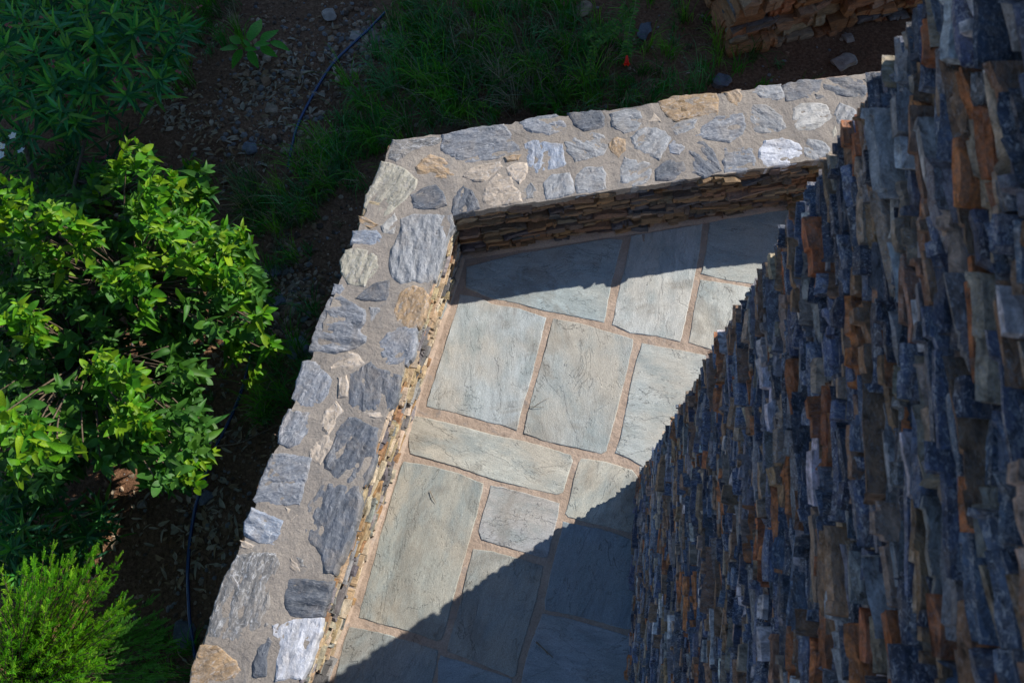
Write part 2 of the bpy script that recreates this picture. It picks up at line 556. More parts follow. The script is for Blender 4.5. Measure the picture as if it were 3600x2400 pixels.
def prism(poly, z0, z1, mat, name, parent=None, tint=None):
    n = len(poly)
    v = [(p[0], p[1], z0) for p in poly] + [(p[0], p[1], z1) for p in poly]
    f = [tuple(range(n, 2 * n))] + [tuple(reversed(range(n)))] + [(i, (i + 1) % n, n + (i + 1) % n, n + i) for i in range(n)]
    return link(name, mesh(name, v, f, mat, False, tint), parent)

def area2(poly):
    return sum(a[0] * b[1] - b[0] * a[1] for a, b in zip(poly, poly[1:] + poly[:1])) / 2

def roughen(poly, step, amp, seed):
    """resample an outline and give it a broken edge"""
    if area2(poly) < 0: poly = poly[::-1]
    out = []
    n = len(poly)
    for i in range(n):
        a, b = Vector(poly[i]), Vector(poly[(i + 1) % n])
        k = max(1, int((b - a).length / step))
        for j in range(k):
            p = a.lerp(b, j / k)
            q = Vector((p.x * 28 + seed, p.y * 28, seed * 0.37))
            p = p + Vector((noise.fractal(q, 0.8, 2.2, 3), noise.fractal(q + Vector((71, 13, 5)), 0.8, 2.2, 3))) * amp
            out.append(p)
    return out

def inset(poly, d):
    n = len(poly)
    out = []
    c = sum(poly, Vector((0, 0))) / n
    for i in range(n):
        a, p, b = poly[i - 1], poly[i], poly[(i + 1) % n]
        t = (b - a)
        if t.length < 1e-6:
            out.append(p.copy()); continue
        t.normalize()
        nn = Vector((-t.y, t.x))
        q = p + nn * d
        if (q - c).length > (p - c).length: q = p.lerp(c, min(0.5, d / max(0.01, (p - c).length)))
        out.append(q)
    return out

def grow(poly, d):
    poly = poly if area2(poly) > 0 else poly[::-1]
    out = []
    n = len(poly)
    for i in range(n):
        t = poly[(i + 1) % n] - poly[i - 1]
        t.normalize()
        out.append(poly[i] + Vector((t.y, -t.x)) * d)
    return out

def inside(p, poly):
    c = False
    n = len(poly)
    for i in range(n):
        a, b = poly[i], poly[i - 1]
        if (a[1] > p[1]) != (b[1] > p[1]) and p[0] < (b[0] - a[0]) * (p[1] - a[1]) / (b[1] - a[1]) + a[0]:
            c = not c
    return c

def slab(poly, zt, thick, seed, step, amp, edge, rise, rot, relief=0.002, grid=0.02, freq=14.0, tilt=(0, 0)):
    """a flat stone with a broken outline: skirt, rounded arris and an uneven top; verts local to its centre"""
    o = roughen(poly, step, amp, seed)
    n = len(o)
    c = sum(o, Vector((0, 0))) / n
    r1 = inset(o, edge)
    cr, sr = math.cos(-rot), math.sin(-rot)
    cg, sg = math.cos(rot), math.sin(rot)
    verts, faces = [], []
    def top(p):
        d = p - c
        u, w = d.x * cg + d.y * sg, -d.x * sg + d.y * cg
        q = Vector((u * freq * 0.5 + seed, w * freq * 1.6, 3.1))
        return relief * noise.fractal(q, 0.8, 2.1, 4) + tilt[0] * d.x + tilt[1] * d.y
    def put(p, z):
        d = p - c
        verts.append((d.x * cr - d.y * sr, d.x * sr + d.y * cr, z))
    for ring, dz, k in ((o, -thick, 0), (o, -rise, 0), ([a.lerp(b, 0.4) for a, b in zip(o, r1)], -rise * 0.3, 0.6), (r1, 0.0, 1.0)):
        for p in ring:
            put(p, zt + dz + k * top(p))
    for ri in range(3):
        for i in range(n):
            j = (i + 1) % n
            faces.append((ri * n + i, ri * n + j, (ri + 1) * n + j, (ri + 1) * n + i))
    x0, x1 = min(p.x for p in r1), max(p.x for p in r1)
    y0, y1 = min(p.y for p in r1), max(p.y for p in r1)
    rr = random.Random(int(seed * 100))
    pts = [p.copy() for p in r1]
    core = inset(r1, grid * 0.45)
    y = y0
    while y < y1:
        x = x0
        while x < x1:
            p = Vector((x + rr.uniform(-0.35, 0.35) * grid, y + rr.uniform(-0.35, 0.35) * grid))
            if inside(p, core): pts.append(p)
            x += grid
        y += grid
    ov, oe, of = delaunay_2d_cdt(pts, [(i, (i + 1) % n) for i in range(n)], [], 1, 1e-6)[:3]
    b0 = len(verts)
    for p in ov:
        put(p, zt + top(p))
    for q in of:
        faces.append(tuple(b0 + i for i in q))
    return verts, faces, Matrix.Translation((c.x, c.y, 0)) @ Matrix.Rotation(rot, 4, 'Z')

# ------------------------------------------------------------------ lay of the land
PAR_H = 0.48                                   # parapet height over the paving
GARDEN = -0.60                                 # garden soil below the paving
def xy(p): return Vector((p[0], p[1]))
OC, OL, OT = at(1378, 496, PAR_H), at(667, 2400, PAR_H), at(3012, 262, PAR_H)   # outer edge of the parapet top
IC, IL, IT = at(1596, 752, PAR_H), at(1051, 2387, PAR_H), at(2907, 557, PAR_H)  # inner edge
dl = xy(OL - OC).normalized()
dt = xy(OT - OC).normalized()
def run(p, d, k): return xy(p) + d * k
LEN_L, LEN_T = 3.6, 4.2
dil = xy(IL - IC).normalized(); dit = xy(IT - IC).normalized()
BC = at(2245, 1681, 0)                          # foot of the building's corner
dw = xy(at(2213, 2395, 0) - BC).normalized()    # along the tall wall, towards the photographer's side
nw = Vector((dw.y, -dw.x))                      # out of the tall wall, over the terrace
if nw.x > 0: nw = -nw
df = -nw                                        # along the other face of the building

# ground: one sheet to the horizon, finer near by
def build_ground():
    xs = sorted(set([-90, -40, -20, -12, -8] + [round(-6 + 0.06 * i, 3) for i in range(int(9.6 / 0.06))] + [5, 7, 10, 16, 30, 90]))
    ys = sorted(set([-90, -40, -20, -12, -8, -5] + [round(-3 + 0.06 * i, 3) for i in range(int(9 / 0.06))] + [7, 9, 12, 20, 40, 90]))
    v, f = [], []
    for y in ys:
        for x in xs:
            z = GARDEN + 0.05 * noise.fractal(Vector((x * 0.8, y * 0.8, 4)), 0.9, 2, 3) + 0.012 * noise.fractal(Vector((x * 6, y * 6, 9)), 0.9, 2, 3)
            v.append((x, y, z))
    w = len(xs)
    for j in range(len(ys) - 1):
        for i in range(w - 1):
            f.append((j * w + i, j * w + i + 1, (j + 1) * w + i + 1, (j + 1) * w + i))
    return tag(link('ground', mesh('ground', v, f, M_SOIL, True)), kind='structure')
build_ground()
def gz(x, y):
    return GARDEN + 0.05 * noise.fractal(Vector((x * 0.8, y * 0.8, 4)), 0.9, 2, 3) + 0.012 * noise.fractal(Vector((x * 6, y * 6, 9)), 0.9, 2, 3)
def on_ground(px, py, up=0.0):
    p = at(px, py, GARDEN)
    p = at(px, py, gz(p.x, p.y) + up)
    return p

# ------------------------------------------------------------------ terrace paving
fl_poly = [run(IC, dil, LEN_L), xy(IC) , run(IC, dit, LEN_T), run(IC, dit, LEN_T) + Vector((0.3, -5.2)), run(IC, dil, LEN_L) + Vector((4.0, -0.6))]
# the joint bed runs a little way under the parapet's inner face
fl_poly = [p + d for p, d in zip(fl_poly, (Vector((-0.10, 0)), Vector((-0.10, 0.06)), Vector((0, 0.06)), Vector((0, 0)), Vector((0, 0))))]
floor = prism(fl_poly[::-1] if area2(fl_poly) < 0 else fl_poly, -0.75, -0.0035, M_JOINT, 'terrace_floor')
tag(floor, kind='structure')

FLAGS = [  # outline as the photograph shows it, colour, grain direction (degrees)
 ([(1640,938),(1825,891),(2140,838),(2188,842),(2150,990),(2124,1132),(1910,1091),(1808,1063),(1727,1048),(1637,1010)], (0.306,0.359,0.361,0.47), -12),
 ([(2220,829),(2470,787),(2459,880),(2446,951),(2410,1124),(2392,1201),(2308,1181),(2216,1170),(2153,1141),(2181,997),(2196,950)], (0.399,0.417,0.401,0.47), 80),
 ([(2495,782),(2640,752),(2850,718),(2900,1000),(2800,1020),(2652,998),(2560,985),(2463,962),(2470,945),(2484,880)], (0.306,0.330,0.311,0.47), -8),
 ([(2463,982),(2560,997),(2641,1010),(2760,1035),(2760,1290),(2600,1252),(2503,1229),(2422,1204),(2440,1090)], (0.389,0.398,0.361,0.76), 75),
 ([(1617,1035),(1604,1094),(1589,1135),(1502,1410),(1499,1428),(1604,1451),(1711,1482),(1757,1492),(1816,1512),(1841,1410),(1859,1359),(1910,1155),(1920,1116),(1823,1084),(1727,1068),(1686,1045)], (0.343,0.373,0.371,0.7), 88),
 ([(1946,1119),(1910,1252),(1890,1323),(1867,1405),(1861,1435),(1854,1451),(1841,1523),(1910,1548),(2114,1594),(2130,1584),(2165,1461),(2196,1334),(2221,1226),(2226,1191),(2135,1165),(2038,1135)], (0.315,0.330,0.311,0.66), 92),
 ([(2257,1206),(2237,1267),(2221,1334),(2201,1436),(2181,1538),(2163,1590),(2216,1614),(2262,1641),(2330,1650),(2420,1420),(2560,1275),(2497,1252),(2380,1228)], (0.352,0.378,0.361,0.57), -10),
 ([(1451,1459),(1438,1507),(1436,1568),(1441,1594),(1604,1640),(1738,1687),(1957,1738),(1978,1730),(1990,1692),(2013,1620),(2007,1599),(1910,1568),(1834,1548),(1732,1528),(1604,1492)], (0.399,0.407,0.361,0.8), -15),
 ([(2044,1610),(2034,1626),(2018,1677),(2003,1753),(1988,1804),(1998,1817),(2207,1868),(2235,1870),(2260,1700),(2222,1651),(2120,1620)], (0.408,0.407,0.350,0.94), 60),
 ([(1419,1622),(1406,1646),(1345,1855),(1304,2008),(1268,2136),(1261,2169),(1345,2194),(1457,2222),(1534,2250),(1552,2246),(1574,2177),(1590,2110),(1641,1932),(1677,1804),(1694,1728),(1699,1700),(1610,1662),(1508,1636)], (0.306,0.310,0.271,0.7), 78),
 ([(1725,1705),(1720,1733),(1697,1804),(1682,1865),(1692,1896),(1814,1932),(1906,1957),(1924,1957),(1927,1947),(1942,1886),(1962,1804),(1967,1768),(1865,1738),(1763,1710)], (0.334,0.339,0.341,0.47), -8),
 ([(1664,1929),(1641,2008),(1620,2110),(1590,2212),(1574,2273),(1571,2286),(1661,2319),(1804,2378),(1814,2370),(1824,2314),(1865,2177),(1886,2110),(1911,1988),(1840,1967),(1738,1939)], (0.297,0.301,0.271,0.66), 72),
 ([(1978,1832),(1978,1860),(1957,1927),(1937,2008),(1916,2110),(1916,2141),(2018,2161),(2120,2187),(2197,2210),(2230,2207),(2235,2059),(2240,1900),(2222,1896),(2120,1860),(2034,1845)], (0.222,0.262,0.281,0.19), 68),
 ([(1906,2156),(1896,2187),(1870,2253),(1850,2314),(1835,2386),(1828,2440),(2000,2480),(2225,2520),(2228,2240),(2202,2233),(2120,2207),(1993,2171)], (0.306,0.330,0.341,0.38), -10),
 ([(1228,2202),(1212,2243),(1182,2365),(1160,2450),(1300,2480),(1500,2520),(1518,2400),(1534,2325),(1539,2288),(1534,2283),(1457,2258),(1330,2222)], (0.269,0.291,0.281,0.38), 60),
 ([(1549,2302),(1610,2319),(1712,2355),(1800,2386),(1790,2480),(1780,2540),(1560,2520),(1540,2420),(1540,2330)], (0.260,0.301,0.321,0.28), 0),
 ([(1150,2480),(1290,2510),(1490,2550),(1440,2800),(1060,2740)], (0.306,0.320,0.301,0.47), 70),
 ([(1520,2555),(1770,2575),(1800,2520),(2000,2512),(2215,2552),(2200,2860),(1480,2810)], (0.315,0.339,0.331,0.47), 0),
]
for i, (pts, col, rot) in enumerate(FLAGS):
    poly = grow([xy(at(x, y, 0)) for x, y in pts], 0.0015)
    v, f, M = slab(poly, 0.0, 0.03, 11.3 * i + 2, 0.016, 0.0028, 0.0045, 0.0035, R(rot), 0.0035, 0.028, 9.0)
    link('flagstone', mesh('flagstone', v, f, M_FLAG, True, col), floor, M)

# ------------------------------------------------------------------ parapet
par = thing('parapet_wall', (OC.x, OC.y, GARDEN), 'low L-shaped stone parapet with mortared flat stones on top around the terrace', 'wall')
P1 = [run(OC, dl, LEN_L), xy(OC), run(OC, dt, LEN_T), run(IC, dit, LEN_T - 0.1), xy(IC), run(IC, dil, LEN_L)]
_nl = Vector((-dil.y, dil.x)); _nl = _nl if _nl.x > 0 else -_nl
_nt = Vector((-dit.y, dit.x)); _nt = _nt if _nt.y < 0 else -_nt
_ic = xy(IC) - _nl * 0.05 - _nt * 0.05
_oc = xy(OC) + _nl * 0.05 + _nt * 0.05
core = [_oc + dl * (LEN_L - 0.1), _oc, _oc + dt * (LEN_T - 0.1), _ic + dit * (LEN_T - 0.2), _ic, _ic + dil * (LEN_L - 0.1)]
core = core if area2(core) > 0 else core[::-1]
prism(core, GARDEN - 0.3, PAR_H - 0.03, M_BED, 'core', par)
capo = [p for p in roughen(P1, 0.03, 0.010, 5.5)]
# mortar top: a slightly uneven sheet 3.5 cm thick with a broken rim
def cap_mortar():
    n = len(capo)
    # triangulated grid filling of the L outline
    bm = bmesh.new()
    vs_ = [bm.verts.new((p.x, p.y, PAR_H)) for p in capo]
    bm.faces.new(vs_)
    bmesh.ops.triangulate(bm, faces=bm.faces[:])
    bmesh.ops.subdivide_edges(bm, edges=bm.edges[:], cuts=1)
    bmesh.ops.recalc_face_normals(bm, faces=bm.faces[:])
    ext = bmesh.ops.extrude_face_region(bm, geom=bm.faces[:])
    for e in ext['geom']:
        if isinstance(e, bmesh.types.BMVert): e.co.z -= 0.05
    for v_ in bm.verts:
        if v_.co.z > PAR_H - 0.01:
            v_.co.z += 0.006 * noise.fractal(Vector((v_.co.x * 5, v_.co.y * 5, 1)), 0.9, 2, 3) - 0.001
    bmesh.ops.recalc_face_normals(bm, faces=bm.faces[:])
    me = bpy.data.meshes.new('mortar_top'); bm.to_mesh(me); bm.free()
    me.materials.append(M_MORTAR)
    link('mortar_top', me, par)
cap_mortar()

CT = {'d': (0.105,0.118,0.142,0.35), 'b': (0.20,0.215,0.245,0.8), 'B': (0.25,0.29,0.36,1.1), 'p': (0.25,0.26,0.275,0.7), 'P': (0.40,0.39,0.37,0.3),
      'c': (0.40,0.375,0.30,0.7), 'o': (0.36,0.245,0.14,0.6), 'w': (0.47,0.39,0.31,0.7), 'W': (0.52,0.54,0.60,1.3), 'g': (0.185,0.18,0.175,1.2)}
Z1 = (1200, 400, 2.24); Z2 = (2000, 200, 2.138); Z3 = (900, 900, 1.96); Z4 = (600, 1700, 2.24); ZT = (1600, 0, 2.24)
CAPS = [
 (Z1,'g',0,[(405,220),(740,190),(790,200),(760,225),(560,280),(490,330),(430,370),(380,350),(395,270)]),
 (Z1,'b',10,[(800,175),(920,150),(1010,125),(1280,95),(1310,140),(1345,215),(1410,280),(1230,340),(960,375),(830,310),(795,285),(800,230)]),
 (Z1,'o',-15,[(595,420),(640,370),(700,330),(770,350),(850,400),(915,460),(880,490),(790,500),(690,480),(610,465)]),
 (Z1,'c',55,[(320,380),(410,410),(500,445),(590,530),(570,600),(480,680),(400,760),(330,800),(260,770),(190,730),(210,640),(260,560),(300,450)]),
 (Z1,'d',20,[(560,640),(660,590),(740,565),(790,630),(820,715),(740,735),(640,745),(575,735)]),
 (Z1,'d',70,[(890,700),(910,620),(965,575),(1010,610),(1060,680),(1085,745),(985,760),(885,785)]),
 (Z1,'w',20,[(960,495),(1020,440),(1110,410),(1250,385),(1255,410),(1180,470),(1130,520),(1050,520)]),
 (Z1,'w',30,[(1310,430),(1370,400),(1450,395),(1455,460),(1400,540),(1345,490)]),
 (Z1,'w',25,[(1140,580),(1230,480),(1330,500),(1350,580),(1400,620),(1415,685),(1270,705),(1130,730),(1125,660)]),
 (Z1,'B',85,[(1450,240),(1500,215),(1580,225),(1650,240),(1730,240),(1740,330),(1760,390),(1690,420),(1540,460),(1480,400),(1465,330)]),
 (Z1,'b',8,[(1400,75),(1500,45),(1690,15),(1740,50),(1770,110),(1640,160),(1500,140),(1440,110)]),
 (Z1,'p',-30,[(1770,230),(1850,180),(1970,155),(2060,170),(2085,250),(2050,320),(1930,350),(1850,365),(1790,290)]),
 (Z1,'p',60,[(1600,545),(1660,490),(1790,475),(1820,550),(1840,610),(1740,640),(1620,660)]),
 (Z1,'p',20,[(1860,480),(1930,430),(2050,425),(2070,470),(2075,585),(1960,610),(1860,630),(1850,560)]),
 (Z1,'o',10,[(1290,350),(1350,330),(1410,325),(1390,360),(1310,375)]),
 (Z1,'p',80,[(1450,590),(1490,545),(1530,600),(1510,660),(1440,670)]),
 (Z1,'P',50,[(320,890),(430,790),(430,840),(405,940),(340,930)]),
 (Z1,'o',-20,[(135,810),(210,830),(280,880),(230,900),(150,860)]),
 (Z1,'B',0,[(100,930),(180,930),(270,930),(305,970),(305,1025),(200,1015),(80,1015)]),
 (Z1,'c',70,[(40,1080),(130,1070),(210,1085),(270,1130),(280,1190),(240,1290),(180,1350),(60,1330),(10,1240),(5,1160)]),
 (Z1,'p',85,[(480,830),(560,805),(700,800),(860,810),(870,880),(820,960),(790,1100),(720,1300),(690,1330),(560,1310),(470,1330),(410,1290),(390,1200),(400,1090),(440,1000),(480,920)]),
 (Z1,'d',20,[(125,1450),(180,1400),(280,1340),(375,1315),(375,1370),(345,1465),(200,1460)]),
 (Z3,'o',60,[(970,330),(1010,250),(1080,210),(1150,230),(1180,280),(1150,400),(1110,480),(1050,490),(980,440),(965,390)]),
 (Z3,'b',0,[(540,195),(590,200),(600,230),(570,265),(530,260)]),
 (Z3,'b',-12,[(520,290),(580,285),(640,320),(740,375),(745,440),(700,520),(750,560),(740,590),(680,630),(560,660),(470,655),(380,640),(400,570),(440,460),(480,370)]),
 (Z3,'p',70,[(790,350),(840,360),(860,410),(830,470),(790,440)]),
 (Z3,'b',40,[(860,600),(900,550),(960,490),(1090,510),(1095,600),(1060,690),(1030,730),(920,740),(870,680)]),
 (Z3,'w',20,[(520,765),(570,735),(640,670),(700,690),(745,735),(680,770),(590,785)]),
 (Z3,'b',60,[(330,730),(400,735),(470,800),(515,850),(490,930),(430,1010),(370,1040),(320,1020),(265,975),(290,880)]),
 (Z3,'w',80,[(570,840),(620,830),(635,900),(620,960),(570,975),(575,900)]),
 (Z3,'d',85,[(660,820),(720,780),(790,730),(830,780),(900,800),(985,830),(965,920),(930,1040),(880,1065),(780,1060),(690,1050),(650,1010),(650,900)]),
 (Z3,'w',0,[(690,1074),(780,1080),(890,1085),(900,1100),(830,1112),(740,1097)]),
 (Z3,'w',60,[(500,1060),(545,1015),(590,1065),(570,1120),(530,1200),(505,1220),(470,1190),(450,1150)]),
 (Z3,'w',65,[(395,1260),(450,1245),(500,1250),(530,1290),(490,1350),(440,1420),(390,1395),(380,1340)]),
 (Z3,'b',65,[(230,1065),(290,1080),(370,1080),(350,1180),(320,1290),(240,1305),(165,1275),(170,1210),(200,1130)]),
 (Z3,'d',60,[(640,1120),(680,1125),(740,1160),(830,1195),(815,1300),(800,1420),(770,1500),(740,1568),(640,1550),(560,1520),(490,1450),(480,1420),(540,1290),(570,1210)]),
 ((0,0,1),'b',10,[(961,1596),(1000,1602),(1048,1607),(1089,1614),(1080,1660),(1064,1704),(1051,1767),(984,1767),(912,1765),(899,1758),(925,1690)]),
 (Z4,'d',75,[(1200,10),(1330,20),(1470,30),(1480,120),(1450,280),(1390,450),(1330,600),(1280,700),(1220,690),(1200,560),(1150,490),(1060,400),(1070,280),(1100,160),(1170,70)]),
 (Z4,'B',-20,[(640,210),(730,240),(875,300),(850,390),(820,470),(700,445),(590,390),(600,300)]),
 (Z4,'w',60,[(910,195),(980,215),(990,250),(960,290),(930,250)]),
 (Z4,'w',-15,[(550,450),(600,460),(655,490),(640,510),(560,485)]),
 (Z4,'g',75,[(530,570),(650,560),(830,560),(840,640),(790,740),(760,850),(770,1000),(760,1100),(640,1150),(520,1230),(430,1205),(310,1190),(330,1060),(390,880),(440,740)]),
 (Z4,'d',0,[(930,755),(1050,765),(1270,790),(1230,890),(1180,1020),(1050,1035),(950,1020),(915,950),(920,850)]),
 (Z4,'w',-50,[(940,590),(1000,640),(1020,690),(985,700),(950,640)]),
 (Z4,'g',-60,[(1000,575),(1040,590),(1060,665),(1030,655)]),
 (Z4,'W',70,[(800,1130),(940,1095),(1060,1085),(1170,1070),(1160,1160),(1110,1290),(1070,1420),(1020,1520),(940,1510),(840,1540),(850,1400),(880,1290),(870,1200),(820,1180)]),
 (Z4,'d',80,[(700,1240),(740,1200),(775,1240),(760,1350),(730,1500),(670,1505),(665,1420),(690,1330)]),
 (Z4,'o',30,[(240,1290),(350,1295),(420,1340),(500,1410),(525,1470),(480,1510),(380,1540),(300,1568),(150,1568),(180,1480),(210,1380)]),
 (ZT,'d',20,[(890,900),(1150,880),(1165,920),(1160,990),(1090,1010),(1010,1030),(940,970)]),
 (ZT,'p',10,[(1230,900),(1330,870),(1450,860),(1470,950),(1440,1010),(1330,1040),(1250,990)]),
 (ZT,'w',60,[(1520,960),(1560,880),(1620,960)]),
 (ZT,'o',10,[(1610,815),(1750,765),(2060,745),(2070,790),(2060,890),(1900,910),(1730,945),(1690,920),(1640,860)]),
 (ZT,'p',25,[(1700,1010),(1800,960),(1900,950),(1880,1000),(1740,1065)]),
 (ZT,'p',40,[(1390,1080),(1440,1040),(1540,995),(1640,1040),(1690,1085),(1640,1180),(1600,1250),(1500,1200),(1420,1160)]),
 (ZT,'o',80,[(1220,1130),(1270,1090),(1330,1100),(1330,1180),(1280,1230),(1240,1190)]),
 (ZT,'B',0,[(1695,1150),(1720,1115),(1780,1110),(1800,1170),(1760,1210),(1705,1200)]),
 (ZT,'d',-50,[(1840,1170),(1880,1120),(1950,1120),(2010,1180),(2060,1260),(2090,1340),(1960,1385),(1880,1360),(1870,1250)]),
 (Z2,'b',12,[(950,590),(1010,530),(1110,460),(1310,430),(1320,520),(1280,600),(1200,640),(1080,620)]),
 (Z2,'b',5,[(1180,690),(1260,660),(1330,650),(1370,700),(1390,770),(1395,830),(1280,850),(1175,865),(1170,780)]),
 (ZT,'p',30,[(1310,1330),(1340,1240),(1390,1270),(1460,1260),(1540,1300),(1530,1370),(1500,1430),(1390,1470),(1310,1430)]),
 (ZT,'d',20,[(1580,1350),(1650,1290),(1700,1270),(1780,1275),(1830,1370),(1830,1395),(1710,1415),(1590,1410)]),
 (Z2,'o',-50,[(1170,280),(1290,250),(1295,300),(1265,380),(1200,320)]),
 (Z2,'p',10,[(1380,265),(1430,230),(1590,215),(1610,300),(1570,320),(1450,300)]),
 (Z2,'d',10,[(1605,220),(1750,185),(1900,180),(1870,260),(1800,300),(1640,325)]),
 (Z2,'d',-10,[(1910,190),(1960,170),(2100,160),(2200,185),(2240,250),(2210,305),(2100,290),(1940,260)]),
 (Z2,'c',0,[(2230,180),(2380,160),(2400,230),(2290,250)]),
 (Z2,'d',-20,[(1850,290),(1920,300),(1930,325),(1860,315)]),
 (Z2,'p',-40,[(1360,510),(1390,360),(1480,370),(1590,450),(1620,530),(1560,555),(1400,565)]),
 (Z2,'P',20,[(1700,390),(1740,360),(1870,355),(1930,370),(1980,450),(1900,500),(1840,540),(1740,555),(1690,525)]),
 (Z2,'p',50,[(2000,430),(2040,350),(2110,380),(2170,420),(2130,490),(2070,520),(2030,500)]),
 (Z2,'c',70,[(1980,560),(2000,520),(2015,580),(1990,615)]),
 (Z2,'W',10,[(1440,690),(1480,640),(1600,620),(1720,660),(1760,720),(1775,765),(1620,800),(1480,820),(1440,760)]),
 (Z2,'p',-40,[(1770,690),(1800,620),(1900,640),(1960,700),(1965,735),(1830,760),(1780,750)]),
 ((0,0,1),'p',10,[(500,2460),(620,2440),(700,2480),(660,2620),(520,2640),(450,2570)]),
 ((0,0,1),'b',60,[(760,2450),(940,2430),(960,2560),(840,2680),(730,2600)]),
 ((0,0,1),'p',0,[(3140,330),(3300,300),(3340,400),(3200,450)]),
 ((0,0,1),'b',0,[(3020,470),(3150,480),(3180,530),(3010,545)]),
]
crn = random.Random(12)
for i, ((ox, oy, sc), key, rot, pts) in enumerate(CAPS):
    poly = [xy(at(ox + x / sc, oy + y / sc, PAR_H)) for x, y in pts]
    big = abs(area2(poly)) > 0.004
    t = CT[key]; k = crn.uniform(0.88, 1.14)
    poly = grow(poly, 0.014 if big else 0.008)
    rise = crn.uniform(0.0, 0.0025)
    tl = (crn.gauss(0, 0.015), crn.gauss(0, 0.015))
    v, f, M = slab(poly, PAR_H + 0.0015 + rise, 0.055, 7.7 * i + 1, 0.011, 0.006, 0.015 if big else 0.008, rise + 0.0055, R(rot), 0.007, 0.012, 18.0, tl)
    link('cap_stone', mesh('cap_stone', v, f, M_CAP, False, (t[0]*k, t[1]*k, t[2]*k, t[3])), par, M)

prn = random.Random(31)
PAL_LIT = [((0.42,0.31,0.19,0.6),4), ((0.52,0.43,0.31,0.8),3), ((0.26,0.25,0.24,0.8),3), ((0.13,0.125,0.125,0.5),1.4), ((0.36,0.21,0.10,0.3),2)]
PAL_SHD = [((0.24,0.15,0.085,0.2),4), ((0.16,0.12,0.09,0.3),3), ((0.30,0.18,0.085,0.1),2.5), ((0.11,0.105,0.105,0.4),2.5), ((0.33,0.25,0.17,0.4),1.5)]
nl = Vector((-dil.y, dil.x)); nl = nl if nl.x > 0 else -nl
ntp = Vector((-dit.y, dit.x)); ntp = ntp if ntp.y < 0 else -ntp
v3 = lambda a, z=0.0: Vector((a.x, a.y, z))
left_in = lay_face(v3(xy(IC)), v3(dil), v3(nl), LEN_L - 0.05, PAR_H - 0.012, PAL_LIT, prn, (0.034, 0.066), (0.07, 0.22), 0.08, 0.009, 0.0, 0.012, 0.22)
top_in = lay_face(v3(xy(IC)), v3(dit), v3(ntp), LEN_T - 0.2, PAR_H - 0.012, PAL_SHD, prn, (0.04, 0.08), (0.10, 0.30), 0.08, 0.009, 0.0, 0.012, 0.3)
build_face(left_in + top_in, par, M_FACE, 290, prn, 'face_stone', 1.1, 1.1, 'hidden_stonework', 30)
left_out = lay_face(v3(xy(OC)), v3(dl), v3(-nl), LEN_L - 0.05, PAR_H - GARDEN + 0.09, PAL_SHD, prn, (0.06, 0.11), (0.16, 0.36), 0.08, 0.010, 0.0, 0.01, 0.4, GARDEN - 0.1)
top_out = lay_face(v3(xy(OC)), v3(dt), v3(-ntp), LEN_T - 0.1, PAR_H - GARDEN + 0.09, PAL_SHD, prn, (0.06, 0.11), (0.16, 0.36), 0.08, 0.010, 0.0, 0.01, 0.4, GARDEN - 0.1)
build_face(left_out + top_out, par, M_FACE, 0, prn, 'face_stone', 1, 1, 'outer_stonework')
# sandy fillet where the paving meets the parapet
def fillet(P, d, n, length, name):
    v, f = [], []
    k = int(length / 0.04)
    for i in range(k + 1):
        s = i * 0.04
        w = 0.022 + 0.010 * noise.noise(Vector((s * 4, 1.3, length)))
        h = 0.014 + 0.008 * noise.noise(Vector((s * 5, 7.3, length)))
        for a, b in ((-0.05, h), (0.004, h * 0.9), (w * 0.5, h * 0.35), (w, -0.006)):
            q = P + d * s + n * a
            v.append((q.x, q.y, b))
    for i in range(k):
        for j in range(3):
            a = i * 4 + j
            f.append((a, a + 4, a + 5, a + 1))
    link(name, mesh(name, v, f, M_JOINT, True), par)
fillet(xy(IC), dil, nl, LEN_L - 0.1, 'mortar_fillet')
fillet(xy(IC), dit, ntp, LEN_T - 0.2, 'mortar_fillet')

# ------------------------------------------------------------------ tall building wall
BH = 3.55
bld = thing('stone_building', (BC.x, BC.y, 0), 'tall dark schist building wall seen from above along its face', 'building')
wrn = random.Random(5)
PAL_W = [((0.125,0.16,0.245,1.4),5.4), ((0.28,0.265,0.275,1.0),2.6), ((0.47,0.35,0.255,0.6),3.6), ((0.36,0.21,0.12,0.5),3.8), ((0.50,0.18,0.065,0.2),1.9), ((0.66,0.62,0.61,0.6),1.2), ((0.05,0.066,0.108,0.9),4.0)]
c0 = xy(BC) - nw * 0.06 + dw * 0.06
corep = [c0, c0 + dw * 3.2, c0 + dw * 3.2 + df * 4.5, c0 + df * 4.5]
prism(corep if area2(corep) > 0 else corep[::-1], -0.9, BH, M_BED, 'core', bld)
main = lay_face(v3(xy(BC)), v3(dw), v3(nw), 1.8, BH, PAL_W, wrn, (0.009, 0.024), (0.035, 0.19), 0.08, 0.0078, 0.0, 0.02, 0.40)
main = [st for st in main if wrn.random() > 0.035]
build_face(main, bld, M_WALL, 300, wrn, 'stone', 1.15, 1.35, 'small_stonework', 80)
nf = -dw
other = lay_face(v3(xy(BC)), v3(df), v3(nf), 3.2, BH + 0.6, PAL_W, wrn, (0.02, 0.05), (0.10, 0.3), 0.10, 0.004, 0.0, 0.02, 0.32, -0.6)
build_face(other, bld, M_WALL, 0, wrn, 'stone', 1, 1, 'side_stonework')
roofp = [c0 - df * 0.06, c0 + dw * 3.1 - df * 0.06, c0 + dw * 3.1 + df * 4.4, c0 + df * 4.4]
prism(roofp if area2(roofp) > 0 else roofp[::-1], BH, BH + 0.06, M_MORTAR, 'coping', bld)

